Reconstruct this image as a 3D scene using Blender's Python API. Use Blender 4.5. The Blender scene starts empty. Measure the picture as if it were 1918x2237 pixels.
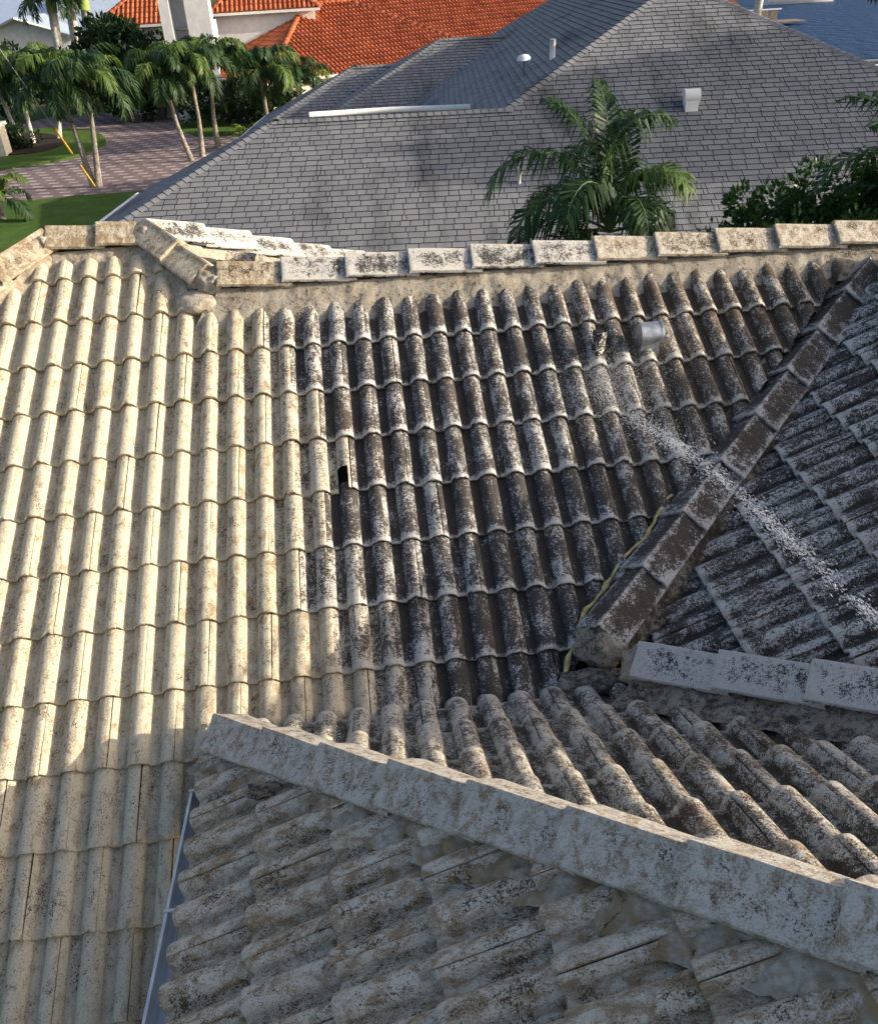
import bpy, bmesh, math, random
from mathutils import Vector, Matrix, noise as mnoise

random.seed(7)
scene = bpy.context.scene
COL = scene.collection
R = math.radians

# ------------------------------------------------------------------ camera
RIGHT = Vector((0.99363, -0.10173, -0.04840))
DOWN = Vector((-0.09780, -0.56569, -0.81880))
FWD = Vector((0.05592, 0.81832, -0.57203))
CAM = Vector((2.00265, -5.37740, 1.63306))
cd = bpy.data.cameras.new("camera")
cam = bpy.data.objects.new("camera", cd)
COL.objects.link(cam)
rot = Matrix((RIGHT, -DOWN, -FWD)).transposed().to_4x4()
cam.matrix_world = Matrix.Translation(CAM) @ rot
cd.sensor_fit = 'HORIZONTAL'
cd.sensor_width = 36.0
cd.lens = 36.0 * 1898.33 / 1918.0
cd.shift_y = 128.9 / 1918.0
cd.clip_start = 0.05
cd.clip_end = 6000
scene.camera = cam

# ------------------------------------------------------------------ world, sun, exposure
SUN_AZ, SUN_EL = R(100), R(18)
w = bpy.data.worlds.new("World")
scene.world = w
w.use_nodes = True
wt = w.node_tree
sky = wt.nodes.new('ShaderNodeTexSky')
sky.sky_type = 'NISHITA'
sky.sun_disc = False
sky.sun_elevation = SUN_EL
sky.sun_rotation = SUN_AZ
sky.air_density = 0.8
sky.dust_density = 4.0
sky.ozone_density = 0.6
bgn = wt.nodes['Background']
wt.links.new(sky.outputs[0], bgn.inputs[0])
bgn.inputs[1].default_value = 0.14
sd = bpy.data.lights.new("sun", 'SUN')
sd.energy = 3.8
sd.angle = R(0.5)
sd.color = (1.0, 0.89, 0.72)
sun = bpy.data.objects.new("sun", sd)
COL.objects.link(sun)
sdir = Vector((math.cos(SUN_EL) * math.sin(SUN_AZ), math.cos(SUN_EL) * math.cos(SUN_AZ), math.sin(SUN_EL)))
sun.rotation_euler = (-sdir).to_track_quat('-Z', 'Y').to_euler()
sun.location = sdir * 60
vs = scene.view_settings
vs.view_transform = 'Standard'
vs.look = 'None'
vs.exposure = 0.78
vs.gamma = 1.0
vs.use_curve_mapping = False

# ------------------------------------------------------------------ helpers
def link(o, parent=None):
    COL.objects.link(o)
    if parent is not None:
        o.parent = parent
    return o

def tag(o, label=None, cat=None, group=None, kind=None):
    if label: o["label"] = label
    if cat: o["category"] = cat
    if group: o["group"] = group
    if kind: o["kind"] = kind
    return o

def empty(name, loc=(0, 0, 0)):
    o = bpy.data.objects.new(name, None)
    o.location = loc
    o.empty_display_size = 0.2
    return link(o)

class MB:
    """collects faces, then builds one mesh object"""
    def __init__(s):
        s.v, s.f, s.m, s.at, s.sm = [], [], [], {}, []
    def vert(s, p):
        s.v.append(tuple(p)); return len(s.v) - 1
    def face(s, idx, mi=0, smooth=False):
        s.f.append(tuple(idx)); s.m.append(mi); s.sm.append(smooth)
    def quad(s, a, b, c, d, mi=0):
        i = [s.vert(p) for p in (a, b, c, d)]; s.face(i, mi)
    def poly(s, pts, mi=0):
        s.face([s.vert(p) for p in pts], mi)
    def box(s, c, size, rotz=0.0, mi=0):
        hx, hy, hz = size[0] / 2, size[1] / 2, size[2] / 2
        ca, sa = math.cos(rotz), math.sin(rotz)
        i = []
        for dz in (-hz, hz):
            for dx, dy in ((-hx, -hy), (hx, -hy), (hx, hy), (-hx, hy)):
                i.append(s.vert((c[0] + dx * ca - dy * sa, c[1] + dx * sa + dy * ca, c[2] + dz)))
        for q in ((0, 3, 2, 1), (4, 5, 6, 7), (0, 1, 5, 4), (1, 2, 6, 5), (2, 3, 7, 6), (3, 0, 4, 7)):
            s.face([i[k] for k in q], mi)
    def tube(s, pts, rad, n=8, mi=0, caps=True, smooth=True):
        pts = [Vector(p) for p in pts]
        if not isinstance(rad, (list, tuple)): rad = [rad] * len(pts)
        rings = []
        for k, p in enumerate(pts):
            d = (pts[min(k + 1, len(pts) - 1)] - pts[max(k - 1, 0)]).normalized()
            a = d.cross(Vector((0, 0, 1)))
            if a.length < 1e-3: a = d.cross(Vector((1, 0, 0)))
            a.normalize(); b = d.cross(a)
            rings.append([s.vert(p + (a * math.cos(2 * math.pi * j / n) + b * math.sin(2 * math.pi * j / n)) * rad[k]) for j in range(n)])
        for k in range(len(rings) - 1):
            for j in range(n):
                s.face((rings[k][j], rings[k][(j + 1) % n], rings[k + 1][(j + 1) % n], rings[k + 1][j]), mi, smooth)
        if caps:
            s.face(rings[0], mi); s.face(rings[-1][::-1], mi)
    def grid(s, rows, mi=0, smooth=True):
        idx = [[s.vert(p) for p in r] for r in rows]
        for a, b in zip(idx, idx[1:]):
            for j in range(len(a) - 1):
                s.face((a[j], a[j + 1], b[j + 1], b[j]), mi, smooth)
        return idx
    def mesh(s, name, mats):
        me = bpy.data.meshes.new(name)
        me.from_pydata(s.v, [], s.f)
        for m in (mats if isinstance(mats, (list, tuple)) else [mats]): me.materials.append(m)
        me.polygons.foreach_set("material_index", s.m)
        me.polygons.foreach_set("use_smooth", s.sm)
        for k, vals in s.at.items():
            a = me.attributes.new(k, 'FLOAT', 'POINT'); a.data.foreach_set("value", vals)
        me.update()
        return me
    def build(s, name, mats, parent=None):
        return link(bpy.data.objects.new(name, s.mesh(name, mats)), parent)

def recalc(o):
    bm = bmesh.new(); bm.from_mesh(o.data)
    bmesh.ops.recalc_face_normals(bm, faces=bm.faces[:]); bm.to_mesh(o.data); bm.free()
    return o

# ------------------------------------------------------------------ material toolkit
class NT:
    def __init__(s, name, rough=0.8, spec=0.3):
        s.mat = bpy.data.materials.new(name); s.mat.use_nodes = True
        s.t = s.mat.node_tree; s.b = s.t.nodes['Principled BSDF']
        s.b.inputs['Roughness'].default_value = rough
        s.b.inputs['Specular IOR Level'].default_value = spec
    def put(s, sock, v):
        if isinstance(v, bpy.types.NodeSocket): s.t.links.new(v, sock)
        elif v is not None: sock.default_value = v
    def n(s, kind, outs=0, **kw):
        nd = s.t.nodes.new('ShaderNode' + kind)
        ins = kw.pop('ins', {})
        for k, v in kw.items(): setattr(nd, k, v)
        for k, v in ins.items(): s.put(nd.inputs[k], v)
        return nd if outs is None else nd.outputs[outs]
    def math(s, op, a, b=None, c=None, clamp=False):
        nd = s.t.nodes.new('ShaderNodeMath'); nd.operation = op; nd.use_clamp = clamp
        for i, v in enumerate((a, b, c)):
            if v is not None: s.put(nd.inputs[i], v)
        return nd.outputs[0]
    def sstep(s, x, lo, hi):
        nd = s.t.nodes.new('ShaderNodeMapRange'); nd.interpolation_type = 'SMOOTHSTEP'
        s.put(nd.inputs[0], x); s.put(nd.inputs[1], lo); s.put(nd.inputs[2], hi)
        return nd.outputs[0]
    def mix(s, f, a, b):
        nd = s.t.nodes.new('ShaderNodeMix'); nd.data_type = 'RGBA'
        s.put(nd.inputs[0], f)
        for i, v in ((6, a), (7, b)):
            if isinstance(v, tuple) and len(v) == 3: v = (*v, 1)
            s.put(nd.inputs[i], v)
        return nd.outputs[2]
    def pos(s): return s.n('NewGeometry')
    def objc(s): return s.n('TexCoord', 3)
    def attr(s, name, typ='OBJECT', out=2):
        return s.n('Attribute', out, attribute_name=name, attribute_type=typ)
    def mapv(s, v, scale=(1, 1, 1), loc=None):
        return s.n('Mapping', ins={0: v, 3: scale, **({1: loc} if loc is not None else {})})
    def noise(s, v, scale, detail=4, rough=0.55, dist=0.0):
        return s.n('TexNoise', ins={'Vector': v, 'Scale': scale, 'Detail': detail, 'Roughness': rough, 'Distortion': dist})
    def color(s, c): s.put(s.b.inputs['Base Color'], (*c, 1) if isinstance(c, tuple) and len(c) == 3 else c)
    def bump(s, h, strength=0.5, dist=0.01):
        o = s.n('Bump', ins={'Height': h, 'Strength': strength, 'Distance': dist})
        s.put(s.b.inputs['Normal'], o)

def plain(name, c, rough=0.7, metal=0.0, var=0.15, scale=8.0, bump=0.0):
    k = NT(name, rough); p = k.objc()
    n = k.noise(p, scale, 5, 0.6)
    d = tuple(x * (1 - var * 1.6) for x in c); l = tuple(min(1, x * (1 + var)) for x in c)
    k.color(k.mix(k.sstep(n, .3, .7), d, l))
    k.b.inputs['Metallic'].default_value = metal
    if bump: k.bump(k.noise(p, scale * 6, 4), bump, .01)
    return k.mat

def tile_material():
    k = NT('weathered_concrete_tile', 0.86, 0.25)
    P = k.pos()
    rnd = k.n('ObjectInfo', 5)
    oc = k.objc()
    off = k.n('CombineXYZ', ins={0: k.math('MULTIPLY', rnd, 91.0), 1: k.math('MULTIPLY', rnd, 37.0)})
    lc = k.n('VectorMath', operation='ADD', ins={0: oc, 1: off})
    mold, och, warm = k.attr('mold'), k.attr('ochre'), k.attr('warm')
    pan, edge = k.attr('pan', 'GEOMETRY'), k.attr('edge', 'GEOMETRY')
    n1 = k.noise(P, 4.2, 4, .55)
    n2 = k.noise(k.mapv(lc, (1.0, .42, 1.0)), 17.0, 6, .68, .4)
    n3 = k.noise(P, 185.0, 2, .7)
    n4 = k.noise(P, 62.0, 3, .65)
    n5 = k.noise(k.mapv(lc, (1.0, .55, 1.0), (7, 3, 1)), 26.0, 5, .65, .6)
    # mould: broad patches, tile-sized streaks, fine stipple
    v = k.math('MULTIPLY', mold, 1.22)
    v = k.math('ADD', v, k.math('MULTIPLY', k.math('SUBTRACT', n1, .5), .9))
    v = k.math('ADD', v, k.math('MULTIPLY', k.math('SUBTRACT', n2, .5), 2.1))
    v = k.math('ADD', v, k.math('MULTIPLY', k.math('SUBTRACT', n3, .5), 2.1))
    v = k.math('ADD', v, k.math('MULTIPLY', k.math('SUBTRACT', n4, .5), 1.5))
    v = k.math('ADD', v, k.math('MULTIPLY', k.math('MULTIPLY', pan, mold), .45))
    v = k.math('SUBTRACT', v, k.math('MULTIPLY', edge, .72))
    mask = k.sstep(v, .46, .86)
    base = k.mix(warm, (.575, .57, .56), (.60, .54, .405))
    base = k.mix(k.math('MULTIPLY', k.sstep(n4, .35, .75), .35), base, (.40, .35, .27))
    base = k.mix(k.math('MULTIPLY', k.sstep(n3, .42, .72), .46), base, (.30, .25, .18))
    base = k.mix(k.math('MULTIPLY', k.math('MULTIPLY', pan, k.sstep(n2, .28, .62)), .42), base, (.27, .235, .175))  # pan grime, with the shade between rolls painted in
    base = k.mix(k.math('MULTIPLY', k.sstep(edge, -.02, -.4), .75), base, (.13, .115, .09))  # butt faces darkened in the colour for the shadow line beneath them
    ov = k.math('ADD', k.math('MULTIPLY', och, .62), k.math('MULTIPLY', k.math('SUBTRACT', n5, .5), 2.0))
    ov = k.math('ADD', ov, k.math('MULTIPLY', k.math('SUBTRACT', n3, .5), .9))
    om = k.sstep(ov, .36, .98)
    base = k.mix(k.math('MULTIPLY', om, .85), base, (.215, .140, .066))
    mcol = k.mix(k.sstep(k.math('ADD', och, k.math('SUBTRACT', n5, .5)), .15, .85), (.018, .017, .018), (.060, .040, .025))
    k.color(k.mix(k.math('MULTIPLY', mask, .93), base, mcol))
    h = k.math('ADD', k.math('MULTIPLY', n3, .55), k.math('MULTIPLY', n4, 1.0))
    k.bump(h, .6, .007)
    return k.mat

def mortar_material():
    k = NT('ridge_mortar', .92, .2)
    P = k.pos(); mold, och = k.attr('mold'), k.attr('ochre')
    n1 = k.noise(P, 7, 5, .6); n2 = k.noise(P, 38, 6, .65); n3 = k.noise(P, 260, 2, .6)
    wp = k.n('VectorMath', operation='ADD', ins={0: P, 1: k.n('VectorMath', operation='SCALE', ins={0: k.n('TexNoise', 1, ins={'Vector': P, 'Scale': 14.0}), 'Scale': .10})})
    cr = k.n('TexVoronoi', 0, feature='DISTANCE_TO_EDGE', ins={'Vector': wp, 'Scale': 5.0})
    crack = k.math('SUBTRACT', 1.0, k.sstep(cr, .0, .012))
    crack = k.math('MULTIPLY', crack, k.sstep(n1, .50, .60))
    base = k.mix(k.sstep(n2, .3, .7), (.30, .26, .20), (.52, .48, .41))
    base = k.mix(k.math('MULTIPLY', och, k.sstep(n1, .42, .62)), base, (.30, .21, .11))
    v = k.math('ADD', k.math('MULTIPLY', mold, 1.2), k.math('MULTIPLY', k.math('SUBTRACT', n2, .5), 1.5))
    v = k.math('ADD', v, k.math('MULTIPLY', k.math('SUBTRACT', n3, .5), 1.0))
    v = k.math('ADD', v, k.math('MULTIPLY', k.math('SUBTRACT', n1, .5), .8))
    col = k.mix(k.math('MULTIPLY', k.sstep(v, .45, .85), .92), base, (.028, .025, .023))
    col = k.mix(k.math('MULTIPLY', crack, .85), col, (.05, .04, .03))
    k.color(col)
    h = k.math('SUBTRACT', k.math('ADD', k.math('MULTIPLY', n2, .8), k.math('MULTIPLY', n3, .3)), k.math('MULTIPLY', crack, .8))
    k.bump(h, .8, .014)
    return k.mat

def shingle_material(name, dark=False):
    k = NT(name, .92, .2); P = k.pos()
    rnd = k.n('ObjectInfo', 5); fr = k.attr('rnd', 'GEOMETRY')
    n1 = k.noise(k.mapv(P, (1, .35, .35)), .9, 4, .6); n2 = k.noise(P, 60, 3, .7); n3 = k.noise(P, 3.2, 4, .6)
    r = k.math('FRACT', k.math('ADD', fr, rnd))
    base = k.mix(r, (.158, .165, .182), (.215, .220, .234))
    base = k.mix(k.math('MULTIPLY', k.sstep(n2, .35, .7), .35), base, (.27, .275, .285))
    base = k.mix(k.math('MULTIPLY', k.sstep(n1, .50, .72), .72), base, (.055, .058, .064))
    base = k.mix(k.math('MULTIPLY', k.sstep(n3, .55, .75), .3), base, (.08, .082, .09))
    if dark: base = (.012, .012, .013)  # dark asphalt edge, blackened further to paint in the shadow lines between courses
    k.color(base); k.bump(n2, .4, .006)
    return k.mat

def brick_paver_material():
    k = NT('driveway_pavers', .85, .2)
    P = k.pos()
    v = k.mapv(P, (1, 1, 0))
    rv = k.n('VectorRotate', rotation_type='Z_AXIS', ins={'Vector': v, 'Angle': R(8)})
    br = k.n('TexBrick', None, offset=.5, ins={'Vector': rv, 'Color1': (.20, .145, .145, 1), 'Color2': (.25, .19, .185, 1), 'Mortar': (.13, .10, .10, 1), 'Scale': 1.0, 'Mortar Size': .012, 'Brick Width': .34, 'Row Height': .24})
    # pale paver in every other place of every other row
    sp = k.n('SeparateXYZ', None, ins={0: rv})
    row = k.math('FLOOR', k.math('DIVIDE', sp.outputs[1], .72))
    yy = k.math('FRACT', k.math('DIVIDE', sp.outputs[1], .72))
    xx = k.math('FRACT', k.math('ADD', k.math('DIVIDE', sp.outputs[0], .92), k.math('MULTIPLY', row, .5)))
    a = k.math('MULTIPLY', k.math('LESS_THAN', yy, .36), k.math('LESS_THAN', xx, .52))
    n = k.noise(P, 1.2, 4)
    col = k.mix(a, br.outputs[0], (.47, .41, .40))
    k.color(k.mix(k.math('MULTIPLY', k.sstep(n, .4, .7), .35), col, (.12, .09, .09)))
    return k.mat

def grass_material(name, a=(.035, .075, .014), b=(.085, .16, .03)):
    k = NT(name, .9, .15); P = k.pos()
    n1 = k.noise(P, .7, 5, .6); n2 = k.noise(P, 18, 4, .7); n3 = k.noise(P, 90, 2)
    f = k.math('ADD', k.math('MULTIPLY', n1, .5), k.math('MULTIPLY', n2, .6))
    k.color(k.mix(k.sstep(f, .38, .72), a, b)); k.bump(k.math('ADD', n2, n3), 1.0, .06)
    return k.mat

def leaf_material(name, a, b, rough=.5, trans=.25):
    k = NT(name, rough, .28)
    rnd = k.n('ObjectInfo', 5); fr = k.attr('rnd', 'GEOMETRY')
    r = k.math('FRACT', k.math('ADD', fr, k.math('MULTIPLY', rnd, .35)))
    k.color(k.mix(r, a, b))
    if trans:
        tr = k.n('BsdfTranslucent', ins={0: k.mix(r, tuple(min(1, x * 1.6) for x in a), tuple(min(1, x * 1.7) for x in b))})
        ms = k.n('MixShader', ins={0: trans, 1: k.b.outputs[0], 2: tr})
        k.t.links.new(ms, k.t.nodes['Material Output'].inputs[0])
    return k.mat

M = dict(
    tile=tile_material(), mortar=mortar_material(),
    shingle=shingle_material('grey_asphalt_shingle'), shingle_edge=shingle_material('shingle_edge_shadow', True),
    paver=brick_paver_material(), grass=grass_material('lawn_grass', (.055, .115, .020), (.13, .225, .042)), ground=grass_material('ground_cover', (.04, .06, .02), (.09, .10, .04)),
    stucco=plain('cream_stucco', (.62, .56, .46), .9, 0, .08, 6, .3), white=plain('white_paint', (.78, .78, .77), .5, 0, .05, 3),
    whitewall=plain('white_stucco', (.70, .70, .70), .9, 0, .06, 3, .2), galv=plain('galvanised_steel', (.52, .54, .56), .42, .85, .22, 22),
    gutter=plain('painted_gutter', (.62, .64, .66), .4, .2, .06, 10), dark=plain('dark_metal', (.03, .03, .032), .6, .2, .2, 10),
    deck=plain('roof_underlay', (.05, .045, .04), .95, 0, .2, 5), foam=plain('yellow_foam', (.60, .50, .22), .8, 0, .25, 30, .5),
    trunk=plain('palm_trunk', (.28, .245, .20), .9, 0, .3, 9, .6), royal=plain('pale_palm_trunk', (.55, .52, .48), .85, 0, .2, 5, .4),
    shaft=plain('green_crownshaft', (.25, .33, .08), .5, 0, .15, 6), bark=plain('tree_bark', (.12, .095, .075), .95, 0, .3, 8, .6),
    palm=leaf_material('palm_leaflets', (.012, .036, .012), (.040, .085, .022)), palm_light=leaf_material('sunlit_tint_palm_leaflets', (.05, .10, .02), (.12, .18, .035)),  # palm_light is a paler copy with sunlight put into the leaflet colour
    rachis=plain('palm_leaf_stem', (.10, .15, .045), .5, 0, .15, 6), leaf=leaf_material('glossy_shrub_leaves', (.016, .045, .012), (.05, .115, .024), .35),
    darkleaf=leaf_material('dark_tree_leaves', (.010, .026, .010), (.028, .058, .018), .5), areca=leaf_material('yellow_green_leaflets', (.10, .15, .02), (.20, .25, .04)),
    red=None, cedar=plain('red_brown_wood', (.19, .05, .025), .8, 0, .2, 4), wood=plain('weathered_wood', (.24, .19, .15), .9, 0, .25, 6),
    bluemetal=plain('pale_blue_roofing', (.42, .50, .62), .45, .1, .06, 2), glass=plain('dark_window_glass', (.03, .04, .05), .1, 0, .1, 2),
    yellow=plain('yellow_guy_guard', (.62, .33, .03), .5, 0, .12, 12), wire=plain('steel_wire', (.35, .35, .36), .4, .8, .1, 10),
    concrete=plain('pale_concrete', (.48, .46, .43), .9, 0, .12, 4, .3), mulch=plain('dark_mulch', (.03, .022, .016), .95, 0, .3, 12, .8),
    seal=None,
)
def red_tile_material():
    k = NT('terracotta_barrel_tile', .75, .3); P = k.pos(); fr = k.attr('rnd', 'GEOMETRY')
    n = k.noise(P, .8, 4)
    c = k.mix(fr, (.38, .095, .035), (.60, .185, .075))
    k.color(k.mix(k.math('MULTIPLY', k.sstep(n, .5, .75), .35), c, (.22, .05, .022)))
    return k.mat
M['red'] = red_tile_material()
def water_material():
    k = NT('canal_water', .5, .10); P = k.pos()
    n = k.noise(k.mapv(P, (1, .5, 1)), .9, 5, .6)
    k.color((.008, .038, .105)); k.bump(n, .9, .5)
    return k.mat
M['water'] = water_material()
def drop_material():
    k = NT('water_drops', .05, .6)
    k.color((.88, .90, .92)); k.b.inputs['Transmission Weight'].default_value = .12; k.b.inputs['IOR'].default_value = 1.33
    return k.mat
M['drop'] = drop_material()
def pipe_material():
    k = NT('mouldy_white_pipe', .8, .3); P = k.pos()
    n = k.noise(P, 34, 5, .7, 1.0)
    k.color(k.mix(k.sstep(n, .40, .50), (.60, .58, .54), (.018, .017, .016)))
    return k.mat
M['pipe'] = pipe_material()

# ================================================================== SETTING
GZ = -5.7
def sheet(name, pts, z, mat, kind='structure'):
    b = MB(); b.poly([(p[0], p[1], z) for p in pts])
    o = b.build(name, mat); o["kind"] = kind
    return recalc(o)

sheet('ground', [(-2500, -2500), (2500, -2500), (2500, 2500), (-2500, 2500)], GZ, M['ground'])
def smooth_loop(pts, it=2):
    for _ in range(it):
        q = []
        for a, b in zip(pts, pts[1:] + pts[:1]):
            q.append((a[0] * .75 + b[0] * .25, a[1] * .75 + b[1] * .25)); q.append((a[0] * .25 + b[0] * .75, a[1] * .25 + b[1] * .75))
        pts = q
    return pts
sheet('lawn', [(-40, 8), (14, 8), (14, 68), (-14, 68), (-40, 70)], GZ + .004, M['grass'])
drive = [(-30, 36.5), (-12.88, 35.5), (-11.47, 35.26), (-9.22, 35.57), (-7.48, 35.52), (-4, 36.5), (2, 40), (4, 52), (-4.0, 49.5), (-6.4, 49.85), (-7.8, 53.0), (-8.5, 58.4), (-10.6, 60.6), (-12.0, 62.8), (-14.9, 64.8), (-18.1, 64.3), (-19.3, 61), (-22, 60), (-32, 60)]
sheet('driveway', drive, GZ + .012, M['paver'])
island = [(-24, 43.4), (-15.21, 43.12), (-13.86, 44.2), (-12.4, 45.16), (-11.71, 46.66), (-11.28, 49.43), (-12.01, 52.17), (-13.4, 55.26), (-15.21, 56.84), (-17.98, 57.74), (-24, 57.4)]
def raised(name, pts, z0, z1, mat):
    b = MB(); n = len(pts)
    lo = [b.vert((p[0], p[1], z0)) for p in pts]; hi = [b.vert((p[0], p[1], z1)) for p in pts]
    b.face(hi)
    for i in range(n): b.face((lo[i], lo[(i + 1) % n], hi[(i + 1) % n], hi[i]))
    o = b.build(name, mat); o["kind"] = 'structure'
    return recalc(o)
raised('lawn_island', smooth_loop(island), GZ - .05, GZ + .12, M['grass'])
raised('planting_bed', smooth_loop([(-22, 47.2), (-16.5, 47.3), (-14.1, 47.4), (-13.6, 50.2), (-14.9, 53.7), (-17.7, 56.0), (-22, 56)]), GZ + .1, GZ + .17, M['mulch'])
sheet('canal_water', [(26, 47), (600, 40), (1600, 900), (1600, 2400), (70, 2400), (44, 106), (36, 84)], GZ + .02, M['water'])

# ================================================================== THE TILED HOUSE (camera stands above its roof)
T = 0.5183                 # rise per run
TH = math.atan(T); CT, ST = math.cos(TH), math.sin(TH)
PITCH = 0.152              # one roll
EXP = 0.3504               # exposed length of a course
RH, LIFT, THICK = 0.050, 0.030, 0.024
D4, D3, D2 = -2.4202, -1.7492, -2.7967

house = empty('tiled_house', (2.5, -2.4, GZ))
tag(house, 'house with pale concrete double-roll tile roof stained with black mould, filling the foreground', 'house')
HOFF = Vector((-2.5, 2.4, -GZ))
def hpart(o, parent=None):
    """parent a world-space mesh under the house (or one of its parts)"""
    if parent is None:
        o.parent = house; o.matrix_parent_inverse = house_inv
    else:
        o.parent = parent; o.matrix_parent_inverse = house_inv @ Matrix() if False else parent_inv(parent)
    return o
house_inv = Matrix.Translation((-2.5, 2.4, -GZ))
def parent_inv(p):
    return Matrix()        # parts of the house are built in world coordinates: identity after the house offset

def prof(d):
    """roll height at distance d from the crest (d within half a pitch)"""
    a = abs(d) / 0.0535
    if a >= 1: return 0.0
    return RH * (1 - a ** 2.3) ** 0.62

SEAM = 0.019
def tile_mesh(name, seed, notch=None):
    rg = random.Random(seed)
    xs = [SEAM + .003]
    ds = [-.0534, -.0515, -.048, -.042, -.033, -.021, -.008, .006, .019, .031, .042, .048, .0515, .0534]
    xs += [d for d in ds if d > SEAM + .006]
    xs += [PITCH + d for d in ds] + [2 * PITCH + d for d in ds if d < SEAM - .004] + [2 * PITCH + SEAM]
    xs = sorted(set(round(a, 5) for a in xs))
    L = EXP + .055
    ys = [0.0, .006, .024, .045, .15, .30, L]
    b = MB(); pan, edge = [], []
    jag = [rg.uniform(-.0022, .0022) for _ in xs]
    chipc, chipw, chipd = rg.uniform(.03, .30), rg.uniform(.006, .018), rg.choice([0, 0, .008, .014, .02])
    def top(x, y):
        c = round(x / PITCH); z = prof(x - c * PITCH)
        if x < .06: z -= .0045
        return z + LIFT * (1 - y / EXP)
    rows = []
    for yi, y in enumerate(ys):
        r = []
        for xi, xx in enumerate(xs):
            yy = y
            if yi < 2:
                yy += jag[xi]
                if abs(xx - chipc) < chipw: yy += chipd * (1 - abs(xx - chipc) / chipw)
            z = top(xx, max(yy, 0)) - (.004 if yi == 0 else 0)
            r.append(b.vert((xx, yy, z)))
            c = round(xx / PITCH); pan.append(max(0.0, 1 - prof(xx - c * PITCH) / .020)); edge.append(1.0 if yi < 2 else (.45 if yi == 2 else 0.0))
        rows.append(r)
    for a, c in zip(rows, rows[1:]):
        for j in range(len(xs) - 1): b.face((a[j], a[j + 1], c[j + 1], c[j]), 0, True)
    # butt face and seam side face
    lo = []
    for xi, xx in enumerate(xs):
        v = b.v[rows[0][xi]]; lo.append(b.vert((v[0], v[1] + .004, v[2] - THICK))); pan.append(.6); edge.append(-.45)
    for j in range(len(xs) - 1): b.face((lo[j], lo[j + 1], rows[0][j + 1], rows[0][j]), 0, False)
    sd = []
    for r in rows:
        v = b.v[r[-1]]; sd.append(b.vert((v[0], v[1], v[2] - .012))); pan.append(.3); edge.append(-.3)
    for i in range(len(rows) - 1): b.face((rows[i][-1], sd[i], sd[i + 1], rows[i + 1][-1]), 0, False)
    b.at = {'pan': pan, 'edge': edge}
    me = b.mesh(name, M['tile'])
    if notch:
        bm = bmesh.new(); bm.from_mesh(me)
        kill = [f for f in bm.faces if (notch[0] < f.calc_center_median().x < notch[1]) and f.calc_center_median().y < notch[2]]
        bmesh.ops.delete(bm, geom=kill, context='FACES'); bm.to_mesh(me); bm.free()
    return me
TILES = [tile_mesh('roof_tile', i) for i in range(7)]
N_TILES = 0

def frame(kind):
    """slope axes: across, upslope, normal"""
    if kind == 'M':  a, u = Vector((1, 0, 0)), Vector((0, CT, ST))
    if kind == 'S4': a, u = Vector((-1, 0, 0)), Vector((0, -CT, ST))
    if kind in ('S3', 'S2'): a, u = Vector((0, -1, 0)), Vector((CT, 0, ST))
    return a, u, a.cross(u)

def smooth(a, b, x):
    t = max(0, min(1, (x - a) / (b - a))); return t * t * (3 - 2 * t)

def wear(kind, p):
    """mould, ochre and warmth of a tile at p"""
    r = random.random
    if kind == 'M':
        bx = 1.50 + (-p.y) * .16 + .12 * math.sin(p.y * 5)
        dirty = smooth(bx - .30, bx + .30, p.x + random.uniform(-.06, .06))
        near = smooth(bx - .9, bx, p.x)
        m = .12 + .08 * r() + near * .12 + dirty * (.37 + .15 * r())
        m -= dirty * .10 * smooth(-.45, .0, p.y) * smooth(3.2, 2.2, p.x)
        o = .60 + .22 * r() + near * .22 * (1 - dirty) - .34 * dirty + .42 * smooth(3.0, 3.6, p.x) * smooth(-1.9, -.6, p.y)
        return m, o, 1 - .92 * dirty + .25 * dirty * smooth(3.0, 3.8, p.x)
    if kind == 'S4':
        return .44 + .12 * r() + .06 * smooth(2.4, 3.4, p.x), .85 + .25 * r() - .45 * smooth(-3.1, -2.4, p.y), .45
    if kind == 'S3':
        return .20 + .10 * r(), .95 + .20 * r(), .60
    return .57 + .12 * r(), .30 + .2 * r(), .08

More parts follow.
